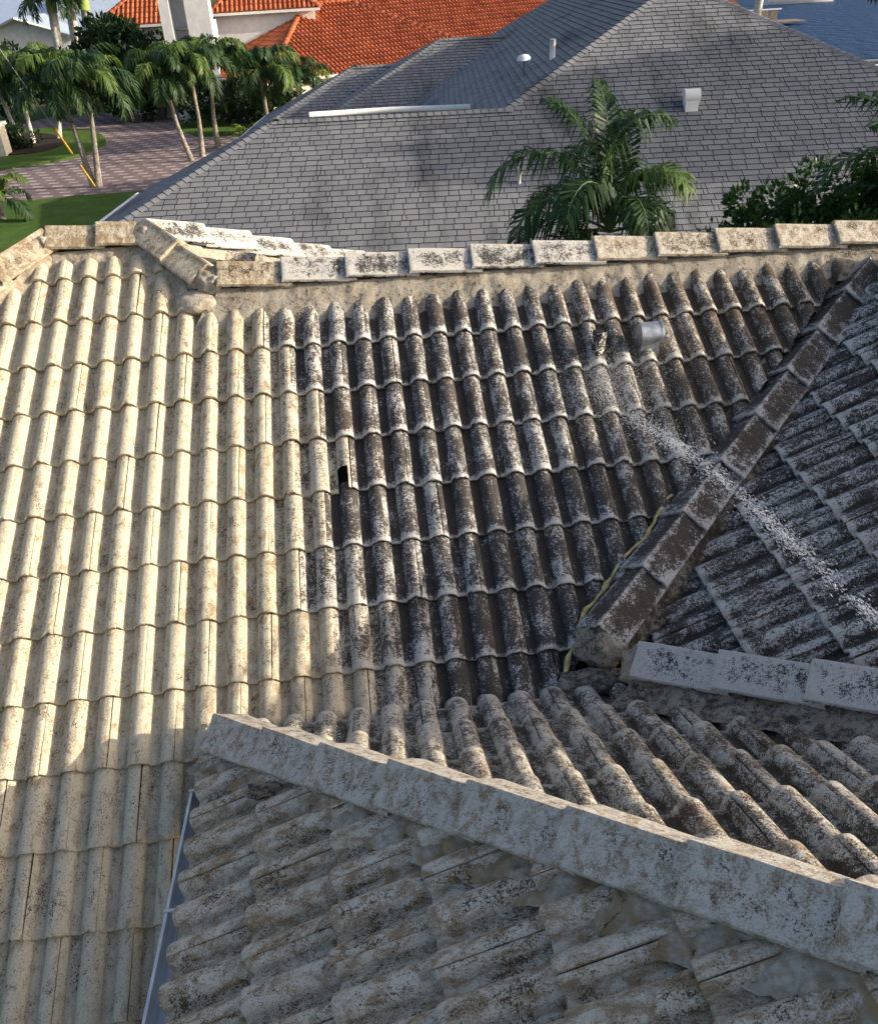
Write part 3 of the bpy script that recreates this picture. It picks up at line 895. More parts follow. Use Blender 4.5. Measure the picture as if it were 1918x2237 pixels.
# two wings behind
def wing(W, Ew, seed):
    rz = W.z; rn = (rz - EAVE) / GT; e0, n0 = rel(W); e1, _ = rel(Ew)
    A = gp(e0 - rn, n0 - rn, EAVE); Bp = gp(e1 - rn, n0 - rn, EAVE)
    p = shingles('wing_front_slope', [A, Bp, gp(e1, n0, rz), W], gE, grey, seed=seed)
    q = shingles('wing_west_slope', [gp(e0 - rn, n0 + rn, EAVE), A, W], gN, grey, seed=seed + 1)
    b = MB(); b.poly([gL(x) for x in (W, gp(e1, n0, rz), gp(e1 - rn, n0 + rn, EAVE), gp(e0 - rn, n0 + rn, EAVE))]); b.build('wing_rear_slope', M['shingle'], grey)
    hip_caps(A, W, p); hip_caps(W, gp(e1, n0, rz), p); hip_caps(gp(e0 - rn, n0 + rn, EAVE), W, q)
    bb = MB(); bb.tube([gL(gp(e0 - rn - .03, n0 - rn, EAVE - .03)), gL(gp(e0 - rn - .03, n0 + rn, EAVE - .03))], .05, 6); bb.build('gutter', M['white'], grey)
    return A
wing(V((5.58, 30.44, -.54)), V((8.16, 30.41, -.54)), 11)
wing(V((2.447, 31.92, -1.324)), V((4.004, 31.74, -1.324)), 21)
hip_caps(SWc, P1, fr); hip_caps(P1, ridgeE, fr); hip_caps(ridgeE, TP, fr); hip_caps(SEc, TP, fr); hip_caps(gp(-run, run, EAVE), P1, fr); hip_caps(TP, TP2, tw)
b = MB(); b.poly([gL(p) for p in (SEc, TP, TP2, gp(tpe + runT, far_n, EAVE))]); b.build('east_roof_slope', M['shingle'], grey)
b = MB(); wc = lambda e, n, z: tuple(gL(gp(e, n, z)))
for (e0, n0), (e1, n1) in (((-run + .5, -run + .5), (tpe + runT - .5, -run + .5)), ((-run + .5, -run + .5), (-run + .5, run - .5)), ((tpe + runT - .5, -run + .5), (tpe + runT - .5, far_n)), ((-run + .5, run - .5), (1.5, run - .5))):
    b.quad(wc(e0, n0, GZ), wc(e1, n1, GZ), wc(e1, n1, EAVE + .15), wc(e0, n0, EAVE + .15))
for W in (V((5.58, 30.44, -.54)), V((2.447, 31.92, -1.324))):
    rn = (W.z - EAVE) / GT - .5; e0, n0 = rel(W)
    b.quad(wc(e0 - rn, n0 - rn, GZ), wc(e0 - rn, n0 + rn, GZ), wc(e0 - rn, n0 + rn, EAVE + .1), wc(e0 - rn, n0 - rn, EAVE + .1))
    b.quad(wc(e0 - rn, n0 - rn, GZ), wc(e0 + 6, n0 - rn, GZ), wc(e0 + 6, n0 - rn, EAVE + .1), wc(e0 - rn, n0 - rn, EAVE + .1))
b.build('wall', M['whitewall'], grey)
b = MB(); b.tube([gL(gp(-run - .06, -run, EAVE - .03)), gL(gp(-run - .06, run + .1, EAVE - .03))], .07, 8); b.build('gutter', M['white'], grey)
b = MB(); b.tube([gL(gp(-run, -run - .06, EAVE - .03)), gL(gp(tpe + runT, -run - .06, EAVE - .03))], .07, 8); b.build('gutter', M['white'], grey)
# white pipe lying along the low ridge
b = MB(); b.tube([gL(gp(.85, .02, P1.z + .09)), gL(gp(2.6, .03, P1.z + .105)), gL(gp(4.35, .02, P1.z + .08))], .055, 10)
o = b.build('ridge_pipe', M['white'], grey); o["label"] = 'long white pipe lying along the low ridge'
def on_front(e, n): return gp(e, n, fz(n))
def stack(e, n, h, r, f=on_front, bend=False):
    p = f(e, n); b = MB(); b.tube([gL(p - V((0, 0, .1))), gL(p + V((0, 0, h)))], r, 10)
    if bend: b.tube([gL(p + V((0, 0, h))), gL(p + V((r, 0, h + .02)))], [r, r * 1.15], 10)
    return b.build('vent_pipe', M['white'], grey)
stack(*rel(V((5.36, 13.25, 0))), .30, .035)
stack(*rel(V((7.30, 11.9, 0))), .36, .035)
def on_tall(e, n): return gp(e, n, TP.z + GT * (e - tpe))
stack(6.45, 3.3, .42, .07, on_tall)
p = on_tall(5.75, 3.2); b = MB(); b.tube([gL(p), gL(p + V((0, 0, .36)))], .012, 6, mi=1)
b.tube([gL(p + V((0, 0, .34))), gL(p + V((0, 0, .40))), gL(p + V((0, 0, .45))), gL(p + V((0, 0, .47)))], [.17, .165, .12, .03], 12)
b.build('vent_dome', [M['white'], M['dark']], grey)
# boxy vent hood on the big front slope
hp = on_front(*rel(V((9.35, 14.9, 0)))); b = MB()
for k, (A_, B_) in enumerate((((-.13, -.14), (.13, .10)),)):
    b.box(gL(hp + V((0, 0, .07))), (.27, .30, .34), GY)
ang = [R(a) for a in range(-40, 191, 21)]
b.grid([[gL(hp + gE * xx + gN * (-.02 + .19 * math.cos(a)) * -1 + V((0, 0, .20 + .15 * math.sin(a)))) for a in ang] for xx in (-.16, .17)])
for xx in (-.158, .168): b.poly([gL(hp + gE * xx + gN * (-.02 + .19 * math.cos(a)) * -1 + V((0, 0, .20 + .15 * math.sin(a)))) for a in ang])
o = b.build('roof_vent', M['white'], grey); o["label"] = 'white box vent with curved hood'

# ================================================================== RED BARREL-TILE HOUSE
red = empty('red_tile_house', (0, 60, GZ))
tag(red, 'large house with orange-red barrel tile roofs and pale walls beyond the palms', 'house')
rinv = V((0, -60, -GZ))
def barrel(name, poly, across, parent, pw=.30, ex=.50, rad=.085):
    p0 = poly[0]; nn = (poly[1] - poly[0]).cross(poly[2] - poly[0]).normalized()
    if nn.z < 0: nn = -nn
    a = (across - nn * across.dot(nn)).normalized(); u = nn.cross(a)
    if u.z < 0: u = -u
    q = [((p - p0).dot(a), (p - p0).dot(u)) for p in poly]
    v = min(t[1] for t in q); v1 = max(t[1] for t in q)
    d = MB(); d.poly([p + rinv - nn * .01 for p in poly]); d.at = {'rnd': [.1] * len(poly)}
    part = d.build(name, M['red'], parent); recalc(part)
    b = MB(); ats = []
    while v < v1 - .05:
        vm = v + ex * .4; xs = []
        for (x1, y1), (x2, y2) in zip(q, q[1:] + q[:1]):
            if (y1 - vm) * (y2 - vm) < 0: xs.append(x1 + (x2 - x1) * (vm - y1) / (y2 - y1))
        xs.sort()
        for l, r in zip(xs[::2], xs[1::2]):
            x = math.ceil(l / pw) * pw
            while x < r - .02:
                rr = random.random(); k = []
                for yy, lift in ((0, .045), (ex * 1.04, 0)):
                    for t in (-1, -.72, 0, .72, 1):
                        z = rad * math.sqrt(max(0, 1 - t * t)) + lift
                        k.append(b.vert(p0 + rinv + a * (x + t * rad) + u * (v + yy) + nn * z)); ats.append(rr)
                for j in range(4): b.face((k[j], k[j + 1], k[j + 6], k[j + 5]), 0, True)
                b.face(k[:5])
                x += pw
        v += ex
    b.at = {'rnd': ats}
    o = b.build('barrel_tile_field', M['red'], part); o["kind"] = 'stuff'
    return part
def red_caps(A, B, parent):
    d = B - A; L = d.length; d.normalize(); b = MB(); ats = []; x = 0; lat = V((0, 0, 1)).cross(d).normalized(); up = d.cross(lat)
    while x < L:
        k = []; rr = random.random()
        for xx, s in ((0, 1.12), (.52, .95)):
            for t in (-1, -.7, 0, .7, 1): k.append(b.vert(A + rinv + d * (x + xx) + lat * (t * .17 * s) + up * (.15 * s * math.sqrt(1 - t * t) + .02))); ats.append(rr)
        for j in range(4): b.face((k[j], k[j + 5], k[j + 6], k[j + 1]), 0, True)
        b.face(k[:5]); x += .45
    b.at = {'rnd': ats}
    o = b.build('hip_caps', M['red'], parent); o["kind"] = 'stuff'
    return o
RT = .45; RY = R(32)
rE, rN = V((math.cos(RY), math.sin(RY), 0)), V((-math.sin(RY), math.cos(RY), 0))
K = V((-2.3, 52.0, -3.45))                       # south corner of the eaves
def rp(e, n, z): return K + rE * e + rN * n + V((0, 0, z))
h0 = 7.5
PK = rp(h0, h0, h0 * RT)
se = barrel('southeast_roof_slope', [K, rp(30, 0, 0), rp(30, h0, h0 * RT), PK], rE, red)
sw = barrel('southwest_roof_slope', [rp(0, 2 * h0, 0), K, PK], -rN, red)
red_caps(K, PK, se)
red_caps(PK, rp(30, h0, h0 * RT), se)
red_caps(rp(11.0, 7.2, 7.2 * RT), rp(17.3, .2, .2 * RT), se)
b = MB(); b.poly([p + rinv for p in (PK, rp(30, h0, h0 * RT), rp(30, 2 * h0, 0), rp(0, 2 * h0, 0))]); b.at = {'rnd': [.3] * 4}; b.build('north_roof_slope', M['red'], red)
b = MB()
def rw(e0, n0, e1, n1, z0, z1): b.quad(*[tuple(q + rinv) for q in (rp(e0, n0, z0), rp(e1, n1, z0), rp(e1, n1, z1), rp(e0, n0, z1))])
rw(.6, .6, 29, .6, GZ + 3.45, .1); rw(.6, .6, .6, 2 * h0 - .6, GZ + 3.45, .1)
b.build('wall', M['stucco'], red)
b = MB(); b.tube([K + rinv + V((0, -.05, -.06)), rp(30, 0, -.06) + rinv], .09, 6); b.tube([K + rinv + V((0, -.05, -.06)), rp(0, 2 * h0, -.06) + rinv], .09, 6); b.build('gutter', M['white'], red)
# taller entrance block with arch, and two more small hip roofs, to the left
b = MB()
tw_c = V((-7.15, 57.5, 0))
b.box(tw_c + rinv + V((-.85, 0, -1.0)), (.6, 1.2, 9.4)); b.box(tw_c + rinv + V((1.05, .1, -1.0)), (1.4, 1.4, 9.4)); b.box(tw_c + rinv + V((-.1, .9, -1.0)), (1.0, .3, 9.4))
seg = [(-.56 + .455 * (1 - math.cos(a)), .5 + .62 * math.sin(a)) for a in [math.pi * i / 10 for i in range(11)]]
for (x0, z0), (x1, z1) in zip(seg, seg[1:]):
    b.quad(tuple(tw_c + rinv + V((x0, -.55, z0))), tuple(tw_c + rinv + V((x1, -.55, z1))), tuple(tw_c + rinv + V((x1, -.55, 3.7))), tuple(tw_c + rinv + V((x0, -.55, 3.7))))
b.build('entrance_tower', M['whitewall'], red)
for i in range(5):
    b = MB(); b.box(tw_c + rinv + V((-.1, .55, -3.0 + i * .55)), (.9, .35, .14)); b.build('tower_shutter', M['concrete'], red)
def small_hip(c, w_, d_, z0, rise):
    x0, x1, y0, y1 = c[0] - w_ / 2, c[0] + w_ / 2, c[1] - d_ / 2, c[1] + d_ / 2
    k = min(w_, d_) / 2; A, B_ = V((x0 + k, c[1], z0 + rise)), V((x1 - k, c[1], z0 + rise))
    p = barrel('side_roof_slope', [V((x0, y0, z0)), V((x1, y0, z0)), B_, A], V((1, 0, 0)), red)
    barrel('side_roof_slope', [V((x0, y1, z0)), V((x0, y0, z0)), A], V((0, -1, 0)), red); barrel('side_roof_slope', [V((x1, y0, z0)), V((x1, y1, z0)), B_], V((0, 1, 0)), red)
    red_caps(V((x0, y0, z0)), A, p); red_caps(V((x1, y0, z0)), B_, p)
    bb = MB(); bb.box(V((c[0], c[1], (z0 + GZ) / 2)) + rinv, (w_ - .8, d_ - .8, z0 - GZ)); bb.build('wall', M['whitewall'], red)
    bb = MB(); bb.box(V((c[0], y0 - .06, z0 - .08)) + rinv, (w_, .14, .14)); bb.build('gutter', M['white'], red)
small_hip((-9.7, 65.6), 7.4, 7.2, -.60, 2.4)
small_hip((-2.4, 63.2), 7.0, 6.2, -.20, 2.2)

# ================================================================== WHITE HOUSE
wh = empty('white_house', (-22, 88, GZ)); tag(wh, 'white house with pale blue roof at the upper left', 'house')
wi = V((22, -88, -GZ)); b = MB()
gx0, gx1, gpk = -29.0, -20.9, -24.9
b.poly([V(p) + wi for p in ((gx0, 85, GZ), (gx1, 85, GZ), (gx1, 85, -1.75), (gpk, 85, -.42), (gx0, 85, -1.75))]); b.quad(*[V(p) + wi for p in ((gx1, 85, GZ), (gx1, 92, GZ), (gx1, 92, -1.9), (gx1, 85, -1.9))])
b.quad(*[V(p) + wi for p in ((gx1, 88, GZ), (-12, 88, GZ), (-12, 88, -2.5), (gx1, 88, -2.5))]); b.build('wall', M['whitewall'], wh)
b = MB(); b.quad(*[V(p) + wi for p in ((gpk, 84.4, -.30), (gx1 + .9, 84.4, -1.95), (gx1 + .9, 95, -1.95), (gpk, 95, -.30))]); b.quad(*[V(p) + wi for p in ((gpk, 84.4, -.30), (gpk, 95, -.30), (gx0 - .9, 95, -1.95), (gx0 - .9, 84.4, -1.95))])
b.build('gable_roof', M['bluemetal'], wh)
b = MB(); b.quad(*[V(p) + wi for p in ((gx1 - 3, 87.4, -2.5), (-11.5, 87.4, -2.5), (-15, 98, 1.6), (gx1 - 3, 98, 1.6))]); b.quad(*[V(p) + wi for p in ((-45, 92, -1.9), (-22, 92, -.6), (-22, 110, 2.6), (-45, 110, 2.6))]); b.build('main_roof', M['bluemetal'], wh)
b = MB()
for s in (-1, 1):
    e = gx1 + .9 if s > 0 else gx0 - .9
    b.tube([V((gpk, 84.38, -.36)) + wi, V((e, 84.38, -2.02)) + wi], .10, 4)
b.tube([V((gx1, 87.35, -2.55)) + wi, V((-11.5, 87.35, -2.55)) + wi], .12, 4); b.build('fascia', M['white'], wh)
for k in range(2):
    wn = MB(); wn.box(V((-19.0 + k * 1.7, 87.96, -3.45)) + wi, (1.5, .06, 1.2)); wo = wn.build('window', M['glass'], wh)
    fb = MB()
    for j in range(4): fb.box(V((-19.75 + k * 1.7 + j * .5, 87.9, -3.45)) + wi, (.07, .05, 1.25))
    for j in range(4): fb.box(V((-19.0 + k * 1.7, 87.9, -4.05 + j * .4)) + wi, (1.55, .05, .07))
    fb.build('window_frame', M['white'], wo)
b = MB(); b.tube([V((-15.9, 88.8, -1.55)) + wi, V((-15.9, 88.8, -1.0)) + wi], [.28, .22], 10); b.build('roof_vent', M['white'], wh)

# ================================================================== VEGETATION
def frond_mesh(name, seed, L=1.9, arch=1.0, start=R(65), nl=44, lw=.022, ll=.48, mats=('palm', 'rachis'), hang=.55):
    rg = random.Random(seed); b = MB(); ats = []
    n = 14; pts = []; p = V((0, 0, 0)); a = start
    for i in range(n + 1):
        pts.append(p.copy()); st = L / n
        p = p + V((math.cos(a) * st, .02 * math.sin(i * .5 + seed) * st, math.sin(a) * st)); a -= arch * (1.5 * (i + 1) / n + .25) * R(180) / n / 1.1
    nb = len(b.v); b.tube(pts, [.018 * (1 - .85 * i / n) + .002 for i in range(n + 1)], 5, mi=1); ats += [.5] * (len(b.v) - nb)
    for k in range(nl):
        f = .16 + .84 * (k + .5) / nl; x = f * n; i = min(int(x), n - 1); q = pts[i].lerp(pts[i + 1], x - i)
        d = (pts[i + 1] - pts[i]).normalized(); sidev = V((0, 1, 0)); upv = d.cross(sidev) * -1
        if upv.z < 0: upv = -upv
        for s in (-1, 1):
            lf = ll * (math.sin(math.pi * min(1, .18 + f * .78)) ** .7) * rg.uniform(.8, 1.12)
            out = (sidev * s * rg.uniform(.75, 1.0) + d * rg.uniform(.45, .95) + upv * rg.uniform(-.1, .45)).normalized()
            m1 = q + out * lf * .5 + V((0, 0, -hang * .10 * lf)); m2 = q + out * lf * .92 + V((0, 0, -hang * rg.uniform(.55, 1.25) * lf))
            wv = d.cross(out).normalized().cross(out).normalized() * lw * rg.uniform(.8, 1.2) ; r = rg.random()
            k0 = [b.vert(q - wv * .35), b.vert(q + wv * .35), b.vert(m1 + wv), b.vert(m1 - wv), b.vert(m2)]; ats += [r] * 5
            b.face((k0[0], k0[1], k0[2], k0[3])); b.face((k0[3], k0[2], k0[4]))
    b.at = {'rnd': ats}
    return b.mesh(name, [M[m] for m in mats])
F_UP = [frond_mesh('frond', s, 1.9, .62, R(80)) for s in (1, 2, 3)]
F_MID = [frond_mesh('frond', s, 1.95, .85, R(62)) for s in (4, 5, 6)]
F_LOW = [frond_mesh('frond', s, 1.8, .95, R(35)) for s in (7, 8)]
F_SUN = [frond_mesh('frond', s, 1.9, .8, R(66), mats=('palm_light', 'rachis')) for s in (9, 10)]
F_FAR = [frond_mesh('frond', s, 1.9, .80, R(a), nl=42, lw=.030, ll=.52, hang=.8) for s, a in ((11, 75), (12, 60), (13, 35), (14, 15))]
F_FARL = [frond_mesh('frond', s, 1.9, .85, R(a), nl=42, lw=.030, ll=.5, hang=.8, mats=('palm_light', 'rachis')) for s, a in ((15, 70), (16, 45))]
F_AR = [frond_mesh('frond', s, 1.6, .7, R(a), nl=22, lw=.035, ll=.42, mats=('areca', 'rachis')) for s, a in ((17, 80), (18, 65), (19, 45))]

def palm(name, base, top, label, nf, size, pools, group=None, trunk_r=(.11, .07), trunk='trunk', shaft=None, az0=0, tilt=0, cat='palm tree'):
    base, top = V(base), V(top); o = empty(name, base); tag(o, label, cat, group)
    mid = base.lerp(top, .5) + V((random.uniform(-.1, .1), random.uniform(-.1, .1), 0)); b = MB()
    pts = [base, base.lerp(mid, .5), mid, mid.lerp(top, .5), top]; pts = [p - base for p in pts]; r0, r1 = trunk_r
    b.tube(pts, [r0 * 1.25, r0, (r0 + r1) / 2, r1 * 1.05, r1], 10); b.build('trunk', M[trunk], o)
    ad = (top - base).normalized()
    if shaft:
        b = MB(); b.tube([top - base - ad * shaft * .3, top - base + ad * shaft * .5, top - base + ad * shaft], [r1 * 1.15, r1 * 1.25, r1 * .6], 10); b.build('crownshaft', M['shaft'], o)
    hub = top - base + ad * (shaft or 0)
    for i in range(nf):
        me = random.choice(pools[min(len(pools) - 1, int(i / nf * len(pools)))])
        f = bpy.data.objects.new('frond', me); COL.objects.link(f); f.parent = o
        s = size * random.uniform(.88, 1.12) / 1.9
        f.matrix_basis = Matrix.Translation(hub) @ Matrix.Rotation(az0 + i * 2.399 + random.uniform(-.25, .25), 4, 'Z') @ Matrix.Rotation(random.uniform(-.08, .08) + tilt, 4, 'Y') @ Matrix.Rotation(random.uniform(-.25, .25), 4, 'X') @ Matrix.Diagonal((s, s, s, 1))
    return o
random.seed(21)
# near palm between the two roofs
np_ = palm('palm_tree', (5.15, 5.35, GZ), (5.11, 5.2, -1.42), 'near palm rising behind the ridge in front of the grey shingle roof', 0, 1.75, [F_UP], trunk_r=(.13, .09), shaft=.30)
for q, (az_, st_, ar_, L_, mt_) in enumerate(((178, 72, .95, 2.15, 'palm'), (150, 84, .42, 1.75, 'palm'), (5, 112, .95, 1.85, 'palm'), (-12, 84, .95, 1.25, 'palm'), (196, 52, .95, 1.75, 'palm'), (170, 30, .80, 1.45, 'palm'),
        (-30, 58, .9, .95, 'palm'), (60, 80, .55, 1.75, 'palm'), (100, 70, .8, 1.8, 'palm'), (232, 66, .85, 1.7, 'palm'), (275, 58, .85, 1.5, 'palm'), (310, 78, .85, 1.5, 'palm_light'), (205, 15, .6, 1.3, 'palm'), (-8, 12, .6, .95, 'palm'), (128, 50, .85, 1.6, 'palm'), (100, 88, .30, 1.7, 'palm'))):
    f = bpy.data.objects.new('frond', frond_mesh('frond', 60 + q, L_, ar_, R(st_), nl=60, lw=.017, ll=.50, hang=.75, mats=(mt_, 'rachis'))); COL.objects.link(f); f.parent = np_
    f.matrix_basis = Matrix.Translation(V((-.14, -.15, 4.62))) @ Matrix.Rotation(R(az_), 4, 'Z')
palm('palm_tree', (8.45, 4.4, GZ), (8.4, 4.4, -1.15), 'palm at the right edge with dark drooping fronds above the shrub', 13, 1.7, [F_UP, F_MID, F_LOW], trunk_r=(.12, .08), shaft=.2, az0=1.2)
grpA = 'palms around the driveway'
palm('palm_tree', (-9.36, 37.25, GZ), (-9.75, 37.3, -1.75), 'left trunk and crown of the twin palms on the near lawn', 20, 2.5, [F_FAR[:2], F_FARL, F_FAR[1:], F_FAR[2:]], grpA, (.13, .09), az0=.2)
palm('palm_tree', (-9.10, 37.15, GZ), (-8.55, 37.2, -1.70), 'right trunk and crown of the twin palms on the near lawn', 20, 2.5, [F_FAR[:2], F_FARL, F_FAR[1:], F_FAR[2:]], grpA, (.13, .09), az0=1.0)
palm('palm_tree', (-5.70, 42.2, GZ), (-6.30, 42.6, -2.55), 'leaning palm with brown boot left of the driveway trio', 20, 2.4, [F_FAR[:2], F_FARL, F_FAR[1:], F_FAR[2:]], grpA, (.12, .08), shaft=.5, az0=.3)
palm('palm_tree', (-5.30, 43.3, GZ), (-5.15, 43.3, -2.3), 'middle palm of the driveway trio with sunny drooping fronds', 20, 2.5, [F_FAR[:2], F_FARL, F_FARL, F_FAR[2:]], grpA, (.12, .08), shaft=.4, az0=.9)
palm('palm_tree', (-4.75, 45.4, GZ), (-4.5, 45.2, -2.7), 'right palm of the driveway trio with pale green crownshaft', 20, 2.4, [F_FAR[:2], F_FARL, F_FAR[1:], F_FAR[2:]], grpA, (.13, .09), shaft=.8, az0=1.7)
palm('palm_tree', (-2.2, 46.6, GZ), (-2.1, 46.3, -2.75), 'bushy palm rising beside the grey roof in front of the red roof', 20, 2.9, [F_FAR[:2], F_FAR, F_FARL, F_FAR[2:]], grpA, (.13, .09), az0=.1)
palm('palm_tree', (-.2, 47.6, GZ), (-.4, 47.4, -3.2), 'palm fronds just behind the tip of the grey wing roof', 16, 2.4, [F_FAR[:2], F_FAR, F_FARL, F_FAR[2:]], grpA, (.13, .09), az0=.8)
for k, (bx_, by_) in enumerate(((-3.2, 45.0), (-2.7, 44.6), (-2.2, 45.2))):
    palm('areca_palm', (bx_, by_, GZ), (bx_, by_, GZ + .35), ('left', 'middle', 'right')[k] + ' stem clump of the yellow-green areca beside the grey roof', 9, 1.5, [F_AR], 'areca palms', (.06, .05), az0=k)
palm('palm_tree', (-11.7, 31.9, GZ), (-11.55, 32.0, -5.0), 'small feathery palm at the left edge of the lawn', 12, 1.7, [F_AR[:2], F_FARL, F_FAR[2:]], None, (.13, .1), az0=.5)
for k, (bb, tt, nm) in enumerate((((-16.4, 51.3, GZ), (-16.9, 51.3, -2.4), 'left'), ((-15.7, 51.0, GZ), (-15.5, 51.0, -2.1), 'middle'), ((-14.6, 52.2, GZ), (-14.0, 52.4, -2.6), 'right'), ((-19.0, 52.0, GZ), (-19.3, 52.0, -1.4), 'outermost left'))):
    palm('palm_tree', bb, tt, nm + ' palm of the dark group in the island bed', 20, 2.8, [F_FAR[:2], F_FAR[1:], F_FARL, F_FAR[2:]], 'palms in the island bed', (.13, .09), 'royal', az0=k)
for k, (bb, tt) in enumerate((((-21.1, 80, GZ), (-20.45, 80, .2)), ((-19.9, 80.5, GZ), (-19.0, 80.5, 1.4)), ((-18.55, 79.6, GZ), (-17.75, 79.6, .5)))):
    palm('royal_palm', bb, tt, ('left', 'middle', 'right')[k] + ' pale-trunked royal palm in front of the white house', 14, 3.4, [F_FAR[:2], F_FAR[1:], F_FAR[2:]], 'royal palms by the white house', (.42, .34), 'royal', shaft=1.6 if k == 2 else .8, az0=k * .8)
for k, (x_, y_, l_) in enumerate(((-21.5, 56, .9), (-22.6, 57.5, .7))):
    palm('slender_palm', (x_ + 2.2, y_, GZ), (x_ - 1.0, y_, -.2 - k * .5), ('upper', 'lower')[k] + ' thin leaning pale palm trunk at the left edge', 10, 2.2, [F_FAR], 'leaning palms at the left edge', (.10, .07), 'royal', az0=k)
palm('royal_palm', (32.0, 66.2, GZ), (32.35, 66, 2.0), 'tall palm with pale trunk standing by the canal', 14, 3.6, [F_FAR], None, (.32, .27), 'royal', az0=.2)
palm('palm_tree', (43.5, 66, GZ), (43.2, 66, -1.2), 'palm whose fronds hang over the canal in the top right corner', 14, 4.6, [F_FAR, F_FAR[2:]], None, (.25, .2), az0=.6)

def leafy(name, base, h, rx, ry, rz, n, ls, label, cat, mat='leaf', group=None, stems=6, seed=1, clumps=26, trunk_r=.05):
    rg = random.Random(seed); o = empty(name, base); tag(o, label, cat, group); b = MB(); st = MB(); ats = []
    cs = []
    for k in range(clumps):
        while True:
            q = V((rg.uniform(-1, 1), rg.uniform(-1, 1), rg.uniform(-1, 1)))
            if .25 < q.length < 1: break
        cs.append((V((q.x * rx, q.y * ry, h + q.z * rz)), rg.uniform(.16, .34) * (rx + ry + rz) / 3))
    for k in range(stems):
        c = cs[k % clumps][0]; st.tube([V((0, 0, 0)), V((c.x * .35, c.y * .35, c.z * .55)), c], [trunk_r, trunk_r * .6, trunk_r * .2], 6)
    for i in range(n):
        c, r = cs[i % clumps]
        d = V((rg.gauss(0, 1), rg.gauss(0, 1), rg.gauss(0, 1))).normalized(); p = c + d * r * rg.uniform(.45, 1.15)
        ax = (d + V((rg.uniform(-.6, .6), rg.uniform(-.6, .6), rg.uniform(-.2, .7)))).normalized(); sv = ax.cross(V((rg.uniform(-1, 1), rg.uniform(-1, 1), rg.uniform(-.3, .3)))).normalized()
        s = ls * rg.uniform(.7, 1.25); r_ = rg.random(); nv = ax.cross(sv) * s * .12
        k0 = [b.vert(p), b.vert(p + ax * s * .5 + sv * s * .3 + nv), b.vert(p + ax * s), b.vert(p + ax * s * .5 - sv * s * .3 + nv)]; ats += [r_] * 4
        b.face((k0[0], k0[1], k0[2])); b.face((k0[0], k0[2], k0[3]))
    b.at = {'rnd': ats}
    st.build('trunk', M['bark'], o); b.build('foliage', M[mat], o)
    return o
leafy('shrub', (7.3, 5.0, GZ), 4.5, 1.25, .8, .6, 8000, .085, 'glossy green shrub behind the right end of the ridge', 'shrub', 'leaf', None, 14, 3, 46)
leafy('shrub', (8.6, 4.9, GZ), 4.6, .95, .8, .75, 6500, .085, 'taller glossy shrub at the right edge under the palm fronds', 'shrub', 'leaf', None, 12, 4, 36)
leafy('shade_tree', (-12.6, 60.6, GZ), 3.4, 2.2, 1.8, 2.5, 5200, .36, 'dense dark tree between the white house and the entrance tower', 'tree', 'darkleaf', None, 10, 5, 44, .16)
leafy('shade_tree', (-9.6, 58.6, GZ), 2.9, 2.2, 1.4, 2.0, 4200, .32, 'dark rounded tree in front of the entrance tower', 'tree', 'darkleaf', None, 8, 6, 34, .14)
leafy('shade_tree', (-21.5, 63, GZ), 2.8, 4.0, 2.0, 2.0, 4200, .34, 'dark hedge-like tree at the far left edge', 'tree', 'darkleaf', None, 8, 7, 40, .14)
leafy('shade_tree', (-16.5, 67, GZ), 2.0, 3.2, 1.8, 1.6, 3200, .34, 'low dark tree in front of the white house', 'tree', 'darkleaf', None, 8, 8, 34, .14)
for k, (x_, y_) in enumerate(((-20.5, 50.0), (-18.6, 50.2), (-17.2, 49.6), (-15.9, 49.2))):
    leafy('bed_shrub', (x_, y_, GZ + .1), .65, 1.0, .8, .55, 1100, .18, ('outer left', 'left', 'middle', 'right')[k] + ' low dark shrub in the island bed', 'shrub', 'darkleaf', 'shrubs in the island bed', 5, 30 + k, 16, .03)
leafy('bed_shrub', (-7.4, 61.5, GZ), 1.2, 1.6, 1.0, 1.1, 1800, .24, 'dark shrub behind the stepped fountain', 'shrub', 'darkleaf', None, 5, 40, 20, .05)
leafy('bed_shrub', (-10.8, 63.8, GZ), 1.3, 2.6, 1.2, 1.2, 2600, .26, 'dark hedge left of the stepped fountain', 'shrub', 'darkleaf', None, 6, 41, 28, .05)
leafy('bed_shrub', (-6.3, 54.6, GZ), 1.5, 2.3, 1.0, 1.3, 2600, .26, 'dark hedge below the entrance tower', 'shrub', 'darkleaf', None, 6, 42, 28, .05)
leafy('bed_shrub', (-2.6, 50.4, GZ), 1.4, 2.2, .9, 1.2, 2400, .26, 'dark hedge against the red-tiled house behind the palms', 'shrub', 'darkleaf', None, 6, 43, 28, .05)
leafy('bed_shrub', (-11.2, 58.0, GZ), 1.6, 1.9, 1.0, 1.4, 2400, .26, 'dark hedge at the far end of the driveway', 'shrub', 'darkleaf', None, 6, 44, 28, .05)
# big tree east of the grey house, out of the frame, whose shade falls across its right-hand slope
leafy('shade_tree', (36.4, 10.4, GZ), 13.0, 3.0, 2.3, 1.7, 4200, .42, 'broad tree standing east of the grey house', 'tree', 'darkleaf', None, 12, 9, 60, .3)

